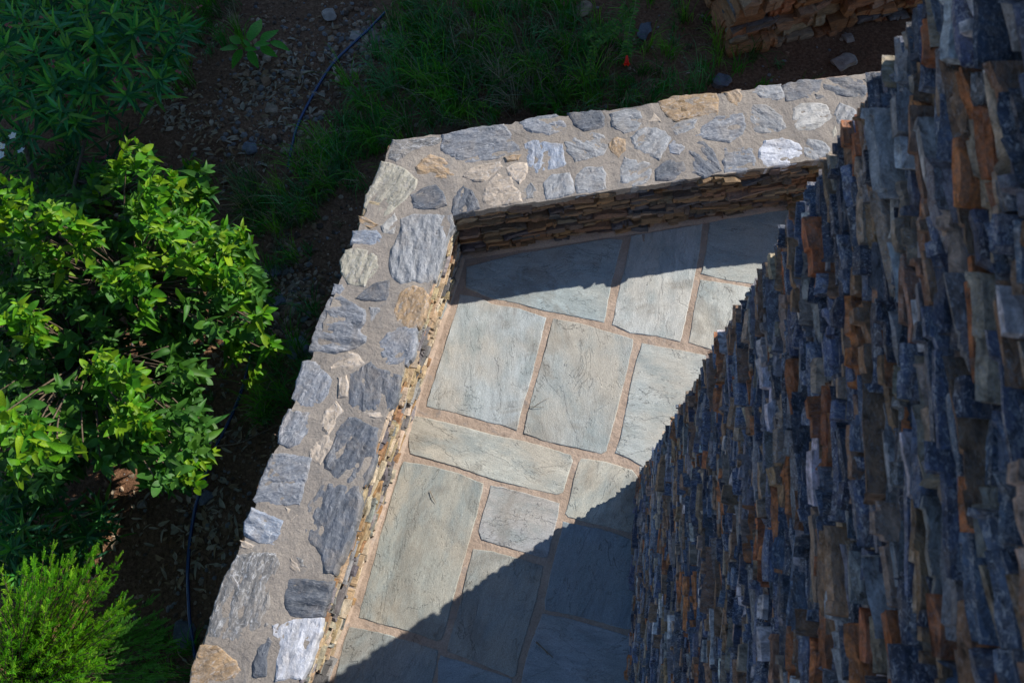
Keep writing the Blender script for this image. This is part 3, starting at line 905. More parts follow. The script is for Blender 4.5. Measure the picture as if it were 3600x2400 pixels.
# ------------------------------------------------------------------ rough garden wall beyond the terrace
ga, gb = on_ground(2550, 205), on_ground(3260, 35)
gd = xy(gb - ga).normalized()
gn = Vector((gd.y, -gd.x)); gn = gn if gn.y < 0 else -gn
GW_H = 1.75
gw = thing('garden_wall', (ga.x, ga.y, GARDEN), 'rough rust-brown fieldstone wall in the shade behind the terrace', 'wall')
grn = random.Random(77)
PAL_G = [((0.46,0.20,0.08,0.1),4), ((0.52,0.26,0.11,0.1),3), ((0.40,0.25,0.15,0.2),3), ((0.20,0.17,0.16,0.4),0.8), ((0.48,0.34,0.22,0.3),1.4)]
k0 = xy(ga) - gn * 0.08 + gd * 0.08
gc = [k0, k0 + gd * 4.6, k0 + gd * 4.6 - gn * 0.5, k0 - gn * 0.5]
prism(gc if area2(gc) > 0 else gc[::-1], GARDEN - 0.3, GARDEN + GW_H - 0.04, M_BED, 'core', gw)
gs = lay_face(v3(xy(ga), 0), v3(gd), v3(gn), 4.6, GW_H + 0.1, PAL_G, grn, (0.10, 0.18), (0.16, 0.34), 0.20, 0.035, 0.0, 0.03, 0.5, GARDEN - 0.1)
build_face(gs, gw, M_FACE, 120, grn, 'stone', 1.3, 1.0, 'hidden_stonework', 20)
ge = lay_face(v3(xy(ga)), v3(-gn), v3(-gd), 0.6, GW_H + 0.1, PAL_G, grn, (0.13, 0.22), (0.22, 0.4), 0.20, 0.025, 0.0, 0.02, 0.62, GARDEN - 0.1)
build_face(ge, gw, M_FACE, 40, grn, 'stone', 1.3, 1.0, 'end_stonework', 20)

# ------------------------------------------------------------------ house added out of view, shaped to shade the garden
nh = thing('garden_shade_blocker', (6.5, 9.5, GARDEN), 'added unseen house up the slope beyond the garden wall, outside the frame', 'blocker')
for (y0_, y1_, h_) in ((4.95, 6.1, 3.03), (6.1, 15.0, 5.5)):
    hp = [Vector((3.0, y0_)), Vector((4.0, y0_)), Vector((4.0, y1_)), Vector((3.0, y1_))]
    prism(hp, GARDEN - 0.2, h_, M_MORTAR, 'wall', nh)  # solid body of the added blocker, capped below
    prism([p + d for p, d in zip(hp, (Vector((-.1, .003)), Vector((.1, .003)), Vector((.1, -.003)), Vector((-.1, -.003))))], h_, h_ + .1, M_JOINT, 'blocker_top', nh)

# ------------------------------------------------------------------ plant helpers
def leaf_shape(width=0.36, seg=5, fold=0.18, curl=0.25, tip=1.0, wave=0.0, seed=0, pw=0.85):
    """unit leaf: along x from 0 to 1, folded on its midrib, three verts a row"""
    v, f = [], []
    for i in range(seg + 1):
        t = i / seg
        w = width * 0.5 * (math.sin(math.pi * min(1, t ** 0.8)) ** pw) * (1 - 0.25 * t * tip) if 0 < t < 1 else 0.006
        z = -curl * t * t
        wv = wave * math.sin(t * 9 + seed)
        for sgn in (-1, 0, 1):
            v.append((t - 0.12 * curl * t, sgn * w, z + abs(sgn) * (w * fold * 2 + wv * w)))
    for i in range(seg):
        for j in range(2):
            a = i * 3 + j
            f.append((a, a + 3, a + 4, a + 1))
    return v, f

def frame(P, d, up, scale=1.0):
    d = Vector(d).normalized()
    up = Vector(up)
    y = up.cross(d)
    if y.length < 1e-4: y = Vector((1, 0, 0)).cross(d)
    y.normalize()
    z = d.cross(y)
    return Matrix(((d.x * scale, y.x * scale, z.x * scale, P[0]), (d.y * scale, y.y * scale, z.y * scale, P[1]), (d.z * scale, y.z * scale, z.z * scale, P[2]), (0, 0, 0, 1)))

def tube(pts, r0, r1, sides=6):
    v, f = [], []
    n = len(pts)
    for i, p in enumerate(pts):
        p = Vector(p)
        d = (Vector(pts[min(i + 1, n - 1)]) - Vector(pts[max(i - 1, 0)])).normalized()
        a = d.cross(Vector((0, 0, 1)))
        if a.length < 1e-3: a = Vector((1, 0, 0))
        a.normalize(); b = d.cross(a)
        r = r0 + (r1 - r0) * i / (n - 1)
        for k in range(sides):
            t = 2 * math.pi * k / sides
            v.append(p + a * math.cos(t) * r + b * math.sin(t) * r)
    for i in range(n - 1):
        for k in range(sides):
            a, b = i * sides + k, i * sides + (k + 1) % sides
            f.append((a, b, b + sides, a + sides))
    f.append(tuple(range(sides))[::-1]); f.append(tuple(range((n - 1) * sides, n * sides)))
    return v, f

def curve_pts(a, b, sag, n=8, rnd=random):
    a, b = Vector(a), Vector(b)
    off = Vector((rnd.uniform(-1, 1), rnd.uniform(-1, 1), rnd.uniform(-0.3, 1))) * sag
    return [a.lerp(b, t / n) + off * math.sin(math.pi * t / n) for t in range(n + 1)]

def smooth_path(pts, per=6):
    out = []
    n = len(pts)
    for i in range(n - 1):
        p0, p1, p2, p3 = (Vector(pts[max(i - 1, 0)]), Vector(pts[i]), Vector(pts[i + 1]), Vector(pts[min(i + 2, n - 1)]))
        for k in range(per):
            t = k / per
            out.append(0.5 * ((2 * p1) + (p2 - p0) * t + (2 * p0 - 5 * p1 + 4 * p2 - p3) * t * t + (3 * p1 - p0 - 3 * p2 + p3) * t ** 3))
    out.append(Vector(pts[-1]))
    return out

def plant_leaves(root, leaves, shapes, mat, limit, base, leaf_name='leaf', rest_name='foliage'):
    """leaves: (matrix, shape index, tint index, tints) -> the most visible as parts, the others joined"""
    key = {}
    def score(L):
        p = L[0].translation
        px, py, dz = proj(p)
        if not (-20 < px < 3620 and -20 < py < 2420): return -1
        return L[0].to_scale().x / dz + L[3]
    leaves = sorted(leaves, key=lambda L: -score(L))
    rest = Joined()
    n = 0
    for L in leaves:
        M, si, tint, bonus = L
        v, f = shapes[si]
        if n < limit and score(L) > 0:
            k = (si, tint)
            if k not in key:
                key[k] = mesh(leaf_name, v, f, mat, True, (*tint, 1.0))
            link(leaf_name, key[k], root, M)
            n += 1
        else:
            j = base.uniform(0.75, 1.25)
            rest.add([M @ Vector(q) for q in v], f, (tint[0] * j, tint[1] * j, tint[2] * j * 0.95, 1))
    if rest.n:
        tag(rest.build(rest_name, mat, root, True), kind='stuff')

def sample_poly(poly, rnd):
    x0, x1 = min(p[0] for p in poly), max(p[0] for p in poly)
    y0, y1 = min(p[1] for p in poly), max(p[1] for p in poly)
    while True:
        p = (rnd.uniform(x0, x1), rnd.uniform(y0, y1))
        if inside(p, poly): return p

# ------------------------------------------------------------------ lemon tree
lrn = random.Random(3)
LEMON_POLY = [(-120,620),(150,610),(280,640),(430,540),(520,500),(640,580),(720,600),(740,720),(840,800),(930,930),(940,1100),(900,1200),(760,1190),(700,1350),(740,1500),(720,1650),(640,1740),(520,1700),(420,1620),(250,1680),(150,1760),(-120,1740)]
lb_ = on_ground(330, 1130)
lemon = thing('lemon_tree', (lb_.x, lb_.y, lb_.z), 'bushy lemon tree with bright yellow-green new leaves, left of the terrace', 'tree')
LSH = [leaf_shape(0.50, 8, 0.22, 0.30, 0.3, 0.14, 1, .62), leaf_shape(0.46, 8, 0.34, 0.6, 0.4, 0.2, 3, .66), leaf_shape(0.54, 8, 0.12, 0.15, 0.2, 0.16, 5, .6), leaf_shape(0.44, 8, 0.45, 0.95, 0.5, 0.25, 7, .7), leaf_shape(0.52, 8, 0.05, -0.2, 0.3, 0.2, 2, .62)]
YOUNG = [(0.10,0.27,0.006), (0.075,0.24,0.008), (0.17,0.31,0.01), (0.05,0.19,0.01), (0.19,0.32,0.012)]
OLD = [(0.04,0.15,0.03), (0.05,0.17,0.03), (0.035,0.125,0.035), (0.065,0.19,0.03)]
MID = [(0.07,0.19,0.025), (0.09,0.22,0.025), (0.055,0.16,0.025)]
TIPS = [(480,500,.95),(440,560,.85),(530,640,.92),(560,700,.9),(520,770,.95),(480,700,.8),(600,600,.75),(700,560,.5),(690,650,.4),(770,790,.75),(820,850,.72),(870,950,.78),(900,1000,.6),(800,950,.7),(720,900,.75),(250,770,1.0),(180,720,.98),(90,690,.98),(20,640,.95),(40,790,.9),(120,830,.85),(250,840,.9),(460,930,.9),(400,960,.88),(520,900,.8),(640,880,.82),(480,1000,.8),(900,1150,.35),(870,1230,.3),(400,1260,.9),(350,1240,.85),(460,1320,.88),(300,1290,.8),(470,1420,.85),(420,1470,.8),(510,1480,.75),(60,1070,.9),(100,1130,.8),(20,1120,.85),(40,1540,.95),(110,1600,.92),(140,1560,.85),(60,1640,.9),(0,1480,.9),(640,1660,.5),(600,1690,.42),(680,1640,.4),(20,700,.9),(330,620,.5),(600,760,.7)]
leaves = []
bases = []
def lemon_shoot(tip, axis, length, n, ll, tints, bonus):
    axis = Vector(axis).normalized()
    side = axis.cross(Vector((0, 0, 1)))
    if side.length < 0.05: side = Vector((1, 0, 0))
    side.normalize(); s2 = axis.cross(side)
    a0 = lrn.uniform(0, 6.28)
    for i in range(n):
        t = i / max(1, n - 1)
        P = tip - axis * length * (1 - t)
        a = a0 + i * 2.4
        spread = 1.3 - 0.8 * t + lrn.gauss(0, 0.25)
        d = (side * math.cos(a) + s2 * math.sin(a)) * math.sin(spread) + axis * math.cos(spread)
        d.z -= 0.12
        l = ll * lrn.uniform(0.55, 1.2) * (0.65 + 0.45 * math.sin(math.pi * min(1, 0.25 + t * 0.75)))
        up = axis * 0.5 + Vector((lrn.uniform(-.9, .9), lrn.uniform(-.9, .9), 0.7))
        tc = tints[lrn.randrange(len(tints))]
        leaves.append((frame(P, d, up, l), lrn.randrange(5), tc, bonus))
    bases.append(tip - axis * length)
for (px, py, z) in TIPS:
    tip = at(px - (28 if px > 680 else 0), py, z)
    out = Vector((tip.x - lb_.x, tip.y - lb_.y, 0)) * 0.35 + Vector((lrn.uniform(-.25, .25), lrn.uniform(-.1, .35), 0.8))
    for k in range(3):
        o = Vector((lrn.uniform(-.06, .06), lrn.uniform(-.06, .06), lrn.uniform(-.08, 0))) * k
        lemon_shoot(tip + o, out + Vector((lrn.uniform(-.2, .2), lrn.uniform(-.2, .2), 0)), lrn.uniform(0.14, 0.24), lrn.randint(11, 16), lrn.uniform(0.06, 0.085), YOUNG, 0.03)
for k in range(820):
    px, py = sample_poly(LEMON_POLY, lrn)
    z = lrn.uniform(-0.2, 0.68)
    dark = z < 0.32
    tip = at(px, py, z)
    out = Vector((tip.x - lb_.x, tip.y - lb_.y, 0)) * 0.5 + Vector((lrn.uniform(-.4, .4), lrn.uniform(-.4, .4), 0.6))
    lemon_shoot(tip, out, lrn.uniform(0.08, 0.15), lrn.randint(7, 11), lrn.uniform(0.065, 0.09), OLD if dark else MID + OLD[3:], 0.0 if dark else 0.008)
tr = smooth_path([lb_ + Vector((0, 0, -0.05)), lb_ + Vector((0.02, 0.01, 0.15)), lb_ + Vector((0.0, 0.03, 0.35))])
link('trunk', mesh('trunk', *tube(tr, 0.045, 0.035, 10), M_BARK, True), lemon)
top_ = tr[-1]
limbs = []
for k in range(11):
    a = k * 2 * math.pi / 11 + lrn.uniform(-.2, .2)
    e = top_ + Vector((math.cos(a) * lrn.uniform(.45, .75), math.sin(a) * lrn.uniform(.6, 1.0), lrn.uniform(0.1, 0.6)))
    pts = curve_pts(top_ - Vector((0, 0, .05)), e, 0.08, 8, lrn)
    limbs.append((pts, Joined()))
    limbs[-1][1].add(*tube(pts, 0.02, 0.008, 7))
for bp in bases:
    best = min(((bp - q).length, li, q) for li, (pts, _) in enumerate(limbs) for q in pts[2:])
    if best[0] < 1.2:
        limbs[best[1]][1].add(*tube(curve_pts(best[2], bp, 0.05, 5, lrn), 0.006, 0.003, 5))
for pts, j in limbs:
    j.build('branch', M_BARK, lemon, True)
plant_leaves(lemon, leaves, LSH, M_LEAF, 300, lrn)

# ------------------------------------------------------------------ oleanders
orn = random.Random(9)
OSH = [leaf_shape(0.155, 5, 0.20, 0.10, 0.3), leaf_shape(0.14, 5, 0.25, 0.25, 0.3), leaf_shape(0.17, 5, 0.15, 0.04, 0.3)]
OTINT = [(0.05,0.27,0.06), (0.03,0.16,0.06), (0.10,0.36,0.05), (0.08,0.28,0.13), (0.02,0.11,0.04), (0.15,0.36,0.06)]
def oleander(label, base_px, spots, poly, nrand, zr, limit, ll=(0.13, 0.19), dark=1.0):
    b = on_ground(*base_px)
    root = thing('oleander_shrub', b, label, 'shrub', 'oleander shrubs')
    lv, st = [], Joined()
    allspots = [(p, 0.02) for p in spots] + [((*sample_poly(poly, orn), orn.uniform(*zr)), 0.0) for _ in range(nrand)]
    tints = [tuple(c * dark for c in t) for t in OTINT]
    for (px, py, z), bonus in allspots:
        tip = at(px, py, z)
        out = Vector((tip.x - b.x, tip.y - b.y, 0)) * 0.35 + Vector((orn.uniform(-.3, .3), orn.uniform(-.3, .3), 0.8))
        ax = out.normalized()
        s1 = ax.cross(Vector((0, 0, 1)))
        s1 = s1.normalized() if s1.length > .05 else Vector((1, 0, 0))
        s2 = ax.cross(s1)
        a0 = orn.uniform(0, 6.28)
        whorls = orn.randint(5, 7)
        L0 = orn.uniform(*ll)
        for w in range(whorls):
            t = w / (whorls - 1)
            P = tip - ax * 0.13 * (1 - t)
            for q in range(3):
                a = a0 + w * 1.05 + q * 2.094 + orn.uniform(-.15, .15)
                sp = 1.35 - 0.85 * t + orn.uniform(-.12, .12)
                d = (s1 * math.cos(a) + s2 * math.sin(a)) * math.sin(sp) + ax * math.cos(sp)
                lv.append((frame(P, d, ax + Vector((0, 0, .3)), L0 * orn.uniform(.75, 1.1) * (1 - 0.3 * t)), orn.randrange(3), tints[orn.randrange(6)], bonus))
        g0 = Vector((b.x + orn.uniform(-.15, .15), b.y + orn.uniform(-.15, .15), b.z - 0.02))
        st.add(*tube(curve_pts(g0, tip, 0.08, 7, orn), 0.009, 0.004, 5))
    st.build('stems', M_STEM, root, True)
    plant_leaves(root, lv, OSH, M_OLEANDER, limit, orn)
    return root
OA = [(530,240,.55),(430,230,.6),(250,240,.6),(390,50,.7),(180,80,.75),(300,330,.5),(110,380,.5),(230,170,.65),(50,60,.7),(560,110,.5),(20,300,.6),(480,100,.6),(330,120,.65),(120,180,.7),(620,150,.4),(180,300,.55),(380,380,.35),(460,330,.4),(80,470,.35),(300,20,.7),(110,20,.7),(20,160,.7),(440,10,.6),(270,440,.3)]
oleA = oleander('large blue-green oleander shrub filling the upper left corner of the garden', (250, 200), OA, [(-150,-150),(640,-150),(680,60),(640,220),(520,360),(320,450),(-150,480)], 135, (0.0, 0.6), 280)
OB = [(180,560,.1),(370,540,.15),(330,600,.1),(90,600,.05),(250,650,.0),(30,560,.3),(10,480,.4),(430,600,.0)]
oleB = oleander('dark oleander with white blossoms between the lemon tree and the corner oleander', (180, 600), OB, [(-80,460),(420,450),(520,560),(450,700),(200,760),(-80,700)], 26, (-0.35, 0.0), 120, (0.12, 0.17), 0.75)
OCc = [(55,1850,.15),(40,1930,.1),(60,2020,.05),(240,1850,-.3),(150,1960,-.1),(10,1790,.2)]
oleC = oleander('small dim oleander under the lemon tree, above the feathery shrub', (60, 1930), OCc, [(-60,1700),(330,1720),(400,1850),(280,2020),(-60,2080)], 40, (-0.45, 0.05), 120, (0.11, 0.15), 0.8)

def blossom(P, axis, r, col, name, parent, petals=5):
    j = Joined()
    ax = Vector(axis).normalized()
    s1 = ax.cross(Vector((0, 1, 0.2))).normalized(); s2 = ax.cross(s1)
    sh = leaf_shape(0.75, 4, -0.1, 0.15, -0.6)
    for k in range(petals):
        a = k * 2 * math.pi / petals
        d = (s1 * math.cos(a) + s2 * math.sin(a)) + ax * 0.35
        M = frame(P, d, ax, r)
        j.add([M @ Vector(q) for q in sh[0]], sh[1], (*col, 1))
    v, f = tube([P - ax * r * 0.8, P - ax * r * 0.3, P + ax * 0.002], r * 0.10, r * 0.22, 6)
    j.add(v, f, (*col, 1))
    return j.build(name, M_PETAL, parent, True)
for (px, py, z) in ((45, 478, .55), (75, 530, .55), (6, 545, .5), (4, 515, .5)):
    blossom(at(px, py, z), (orn.uniform(-.3, .3), orn.uniform(-.3, .3), 1), 0.026, (0.78, 0.78, 0.76), 'flower', oleB)
for (px, py, z) in ((180,225,.62),(300,215,.62),(410,285,.6),(440,315,.55),(490,195,.6),(630,250,.5),(490,140,.62),(235,340,.5),(30,90,.75),(150,60,.75),(365,550,.2),(700,20,.4)):
    for k in range(3):
        blossom(at(px + orn.uniform(-12, 12), py + orn.uniform(-12, 12), z), (orn.uniform(-.6, .6), orn.uniform(-.6, .6), 1), 0.012, (0.36, 0.11, 0.10), 'withered_flower', oleA if py < 500 else oleB, 4)
for (px, py, z, sx) in ((215,430,.5,1),(640,115,.5,1),(85,215,.65,-1),(15,180,.7,1),(40,1270,.4,1)):
    P = at(px, py, z)
    j = Joined()
    for k in range(7):
        e = P + Vector((orn.uniform(-.02, .09) * sx, orn.uniform(-.07, .05), orn.uniform(0, .06)))
        j.add(*tube(curve_pts(P, e, 0.01, 4, orn), 0.0022, 0.001, 4))
    j.build('flower_stalk', M_STEM, oleA if py < 600 else oleC)

# ------------------------------------------------------------------ feathery shrub, lower left
frn = random.Random(21)
fb = on_ground(170, 2420)
feather = thing('feathery_shrub', fb, 'bright yellow-green feathery conifer-like shrub in the lower left corner', 'shrub')
FP = [(-60,2010),(60,2000),(180,1950),(330,1950),(420,1990),(430,2120),(410,2250),(380,2440),(-60,2460)]
FP2 = [(400,2100),(540,2150),(585,2230),(600,2330),(560,2440),(380,2440)]
ftips = [(185,1935,.5),(320,1948,.45),(410,1972,.4),(152,1962,.5),(118,1990,.5),(225,1995,.45),(345,2040,.4),(290,2030,.45),(390,2060,.35),(4,2010,.55),(420,2100,.3),(440,2150,.2),(260,2050,.45)]
ftips += [(*sample_poly(FP, frn), frn.uniform(0.15, 0.6)) for _ in range(230)]
low = [(520,2120,-.1),(565,2220,-.15),(580,2290,-.2),(540,2350,-.2),(500,2180,-.1)] + [(*sample_poly(FP2, frn), frn.uniform(-0.45, 0.02)) for _ in range(70)]
FL, BR = Joined(), Joined()
def sprig(P, d, L, tint, up):
    d = d.normalized()
    s = d.cross(up)
    s = s.normalized() if s.length > .01 else Vector((1, 0, 0))
    n = max(5, int(L / 0.0055))
    for i in range(n):
        t = i / n
        q = P + d * L * t
        for sg in (-1, 1):
            w = (s * sg * 0.75 + d * 0.9 + up * frn.uniform(-.3, .5)).normalized()
            ln = 0.014 * (1 - 0.5 * t) * frn.uniform(.7, 1.2)
            sd = w.cross(up).normalized() * 0.0024
            k = frn.uniform(.75, 1.25)
            FL.add([q - sd, q + w * ln * .5 + sd * .6 - sd * 1.6, q + w * ln, q + w * ln * .5 + sd], [(0, 1, 2, 3)], (tint[0] * k, tint[1] * k, tint[2] * k, 1))
for (px, py, z) in ftips + low:
    tip = at(px, py, z)
    b0 = Vector((fb.x + frn.uniform(-.12, .12), fb.y + frn.uniform(-.12, .12), fb.z))
    mid = b0.lerp(tip, .5) + Vector((0, 0, .10))
    pts = smooth_path([b0, mid, tip], 7)
    BR.add(*tube(pts, 0.006, 0.0012, 5), (1, 1, 1, 1))
    tint = frn.choice([(0.22,0.50,0.02), (0.18,0.46,0.02), (0.28,0.52,0.03), (0.14,0.40,0.02)]) if z > .05 else (0.12,0.34,0.05)
    n = len(pts)
    for i in range(n // 3, n):
        P = pts[i]
        d = (pts[min(i + 1, n - 1)] - pts[max(i - 1, 0)]).normalized()
        for r in range(3):
            sd = d.cross(Vector((frn.uniform(-1, 1), frn.uniform(-1, 1), frn.uniform(-1, 1)))).normalized()
            sprig(P + d * frn.uniform(-.02, .02), d + sd * frn.uniform(.4, .8), frn.uniform(.03, .065) * (1.2 - .5 * i / n), tint, sd.cross(d).normalized())
    sprig(tip, d, 0.09, tint, Vector((0, 0, 1)))
    sprig(tip, d + Vector((frn.uniform(-.4, .4), frn.uniform(-.1, .4), 0)), 0.06, tint, Vector((1, 0, .3)))
BR.build('branches', M_BARK, feather, True)
tag(FL.build('foliage', M_FEATHER, feather), kind='stuff')

# ------------------------------------------------------------------ seedling with big leaves
srn = random.Random(4)
sc_ = at(878, 152, -0.28)
sd_b = on_ground(885, 165)
seed_ = thing('broad_leaved_seedling', sd_b, 'young plant with large bright green leaves beside the oleander', 'plant')
link('stem', mesh('stem', *tube(curve_pts(sd_b, sc_, 0.03, 6, srn), 0.006, 0.004, 6), M_STEM, True), seed_)
SSH = [leaf_shape(0.48, 7, 0.14, 0.16, 1.0, 0.06, 2), leaf_shape(0.5, 7, 0.10, 0.08, 1.0, 0.08, 4)]
smesh = [mesh('leaf', *SSH[0], M_LEAF, True, (0.09, 0.36, 0.03, 1)), mesh('leaf', *SSH[1], M_LEAF, True, (0.07, 0.31, 0.03, 1))]
for i, (tx, ty, bx, by, dz) in enumerate(((220,275,330,345,.02),(150,380,310,380,-.02),(245,535,340,390,-.05),(465,535,390,400,-.05),(455,385,360,390,.06),(615,445,480,370,-.03),(715,385,560,330,0),(625,225,480,330,.02),(470,115,430,310,.0),(345,305,400,370,.07),(430,190,400,330,.05),(560,335,430,360,.06))):
    tp = at(700 + tx / 2.24, ty / 2.24, -0.28 + dz); bs = at(700 + bx / 2.24, by / 2.24, -0.27 + dz * 0.6)
    link('leaf', smesh[i % 2], seed_, frame(bs, tp - bs, (srn.uniform(-.2, .2), srn.uniform(-.2, .2), 1), (tp - bs).length))

# ------------------------------------------------------------------ pomegranate sprigs with one red flower
pb = on_ground(2230, -40)
pom = thing('pomegranate_sapling', pb, 'slender green sapling drooping behind the parapet with one red flower', 'plant')
PSH = [leaf_shape(0.5, 4, 0.15, 0.12), leaf_shape(0.42, 4, 0.2, 0.25)]
plv = []
for path in ([(2240,-40,-.2),(2232,30,-.05),(2215,90,.0),(2208,150,.0),(2204,190,-.02)], [(2225,60,-.05),(2190,95,-.02),(2140,130,-.05),(2095,160,-.1),(2080,200,-.14),(2075,260,-.2)], [(2225,20,-.1),(2160,80,-.15),(2110,110,-.2),(2060,130,-.25)], [(2200,0,-.1),(2190,60,-.15),(2230,110,-.2)]):
    pts = smooth_path([at(*p) for p in path], 6)
    link('stem', mesh('stem', *tube(pts, 0.004, 0.0018, 5), M_STEM, True), pom)
    for i in range(2, len(pts)):
        d = (pts[i] - pts[i - 1]).normalized()
        for sg in (-1, 1):
            for r in range(2):
                s = d.cross(Vector((0, 0, 1))) * sg + d * .5 + Vector((srn.uniform(-.4, .4), srn.uniform(-.4, .4), srn.uniform(-.2, .6)))
                plv.append((frame(pts[i], s, (0, 0, 1), srn.uniform(.028, .045)), srn.randrange(2), srn.choice([(0.05,0.17,0.03), (0.07,0.21,0.03), (0.10,0.24,0.03)]), 0))
plant_leaves(pom, plv, PSH, M_LEAF, 60, srn)
fp = at(2204, 196, 0.0)
fd = (at(2203, 235, -0.02) - fp).normalized()
j = Joined()
v, f = tube([fp, fp + fd * .018, fp + fd * .038, fp + fd * .05], 0.006, 0.017, 8)
j.add(v, f, (0.75, 0.03, 0.015, 1))
for k in range(6):
    a = k * 1.047
    s1 = fd.cross(Vector((0, 0, 1))).normalized(); s2 = fd.cross(s1)
    M = frame(fp + fd * .042 + (s1 * math.cos(a) + s2 * math.sin(a)) * .010, fd + (s1 * math.cos(a) + s2 * math.sin(a)) * .6, fd, .026)
    sh = leaf_shape(0.8, 4, .1, .1)
    j.add([M @ Vector(q) for q in sh[0]], sh[1], (0.80, 0.035, 0.02, 1))
j.build('flower', M_PETAL, pom, True)

# ------------------------------------------------------------------ grass, litter, pebbles
krn = random.Random(8)
PAR_POLY = [(p.x, p.y) for p in P1]
BODY = [run(OC, dl, LEN_L), xy(OC), run(OC, dt, LEN_T), run(OC, dt, LEN_T) + Vector((0, -8)), run(OC, dl, LEN_L) + Vector((6, -3))]
BODY = [(p.x, p.y) for p in BODY]
hpts = [(1360,38,.02),(1300,100,.02),(1240,155,.02),(1170,225,.015),(1120,300,.015),(1070,390,.015),(1040,460,.015),(1020,545,.012),(1008,620,-.02),(975,740,-.03),(935,880,-.03),(925,1000,-.03),(912,1115,.0),(890,1220,.015),(878,1270,.015),(860,1340,.015),(832,1420,.015),(790,1510,.015),(745,1600,.015),(715,1700,.03),(690,1770,.03),(675,1850,.015),(665,1930,.015),(660,2010,.015),(662,2090,.02),(667,2180,.04),(680,2270,.04),(692,2340,.02),(705,2420,.015),(720,2600,.015)]
GR = Joined()
def near_hose(px, py):
    for (ax, ay, _), (bx, by, _) in zip(hpts[:9], hpts[1:9]):
        t = max(0, min(1, ((px - ax) * (bx - ax) + (py - ay) * (by - ay)) / ((bx - ax) ** 2 + (by - ay) ** 2)))
        if math.hypot(px - ax - t * (bx - ax), py - ay - t * (by - ay)) < 55: return True
    return False
def blade(P, L, lean, tint, w=0.0022):
    d = Vector((lean.x, lean.y, 0))
    s = Vector((-d.y, d.x, 0))
    s = s.normalized() * w if s.length > 1e-4 else Vector((w, 0, 0))
    a = P; b = P + d * L * .22 + Vector((0, 0, L * .45)); c = P + d * L * .6 + Vector((0, 0, L * .62)); e = P + d * L * 1.0 + Vector((0, 0, L * .5))
    GR.add([a - s, a + s, b + s * .9, b - s * .9, c + s * .6, c - s * .6, e], [(0, 1, 2, 3), (3, 2, 4, 5), (5, 4, 6)], tint)
GREENS = [(0.06,0.27,0.02), (0.09,0.33,0.02), (0.05,0.24,0.05), (0.10,0.30,0.11), (0.15,0.38,0.03), (0.03,0.14,0.02)]
DRY = [(0.26,0.22,0.13), (0.19,0.17,0.10), (0.30,0.27,0.18), (0.14,0.16,0.10)]
PATCH = [(1640,330,110,700,.1),(1840,330,110,700,.15),(2050,250,130,600,.2),(2220,330,110,500,.1),(1900,120,140,700,.3),(1620,160,140,900,.15),(1440,60,120,600,.1),(1150,620,110,500,.2),(1000,760,120,500,.25),(560,60,120,300,.1),(760,40,110,500,.1),(1500,110,150,900,0),(1560,300,180,1900,.1),(1440,260,130,1000,.05),(1500,210,110,800,0),(1760,190,190,1500,.45),(1900,260,150,1000,.25),(1960,340,120,900,.1),(2100,330,160,700,.1),(2330,240,190,600,.05),(2260,60,200,600,.05),(1290,470,130,1100,.05),(1200,560,130,1000,.05),(1120,640,120,900,.05),(960,720,140,800,.3),(1000,900,110,300,.2),(1010,1330,130,900,.15),(960,1420,90,400,.1),(720,120,150,500,.1),(1700,30,200,900,.15),(2440,300,100,300,.1),(2000,70,170,900,.15),(650,300,90,250,.1),(600,2330,130,500,.1),(1650,400,90,500,.1),(1380,420,90,500,.05),(1250,330,90,200,.1),(860,640,110,500,.75),(1010,1060,90,150,.1),(2700,260,160,200,.2),(900,980,60,100,.1),(1090,760,70,300,.05),(820,1330,90,120,.1),(700,1480,100,100,.2)]
for (px, py, rad, n, dry) in PATCH:
    nt_ = max(1, n // 36)
    for k in range(nt_):
        cx_, cy_ = px + krn.gauss(0, rad * .5), py + krn.gauss(0, rad * .5)
        if near_hose(cx_, cy_): continue
        c0_ = on_ground(cx_, cy_)
        if inside((c0_.x, c0_.y), BODY): continue
        la = krn.uniform(0, 6.28) if krn.random() < .5 else krn.gauss(2.7, .6)
        isdry = krn.random() < dry
        base_t = krn.choice(DRY if isdry else GREENS)
        Lk = krn.uniform(.06, .18) if krn.random() < .5 else krn.uniform(.2, .38)
        for q in range(26):
            P = c0_ + Vector((krn.gauss(0, .022), krn.gauss(0, .022), -.005))
            if inside((P.x, P.y), BODY): continue
            a = la + krn.gauss(0, .9)
            m = krn.uniform(.15, .95)
            kk = krn.uniform(.65, 1.3)
            t = krn.choice(DRY) if krn.random() < .16 else base_t
            blade(P, Lk * krn.uniform(.5, 1.2), Vector((math.cos(a), math.sin(a))) * m, (t[0] * kk, t[1] * kk, t[2] * kk, 1), krn.uniform(.0014, .0034))
tag(GR.build('grass', M_GRASS), 'thin green and straw-coloured grass on the garden soil', 'grass', kind='stuff')

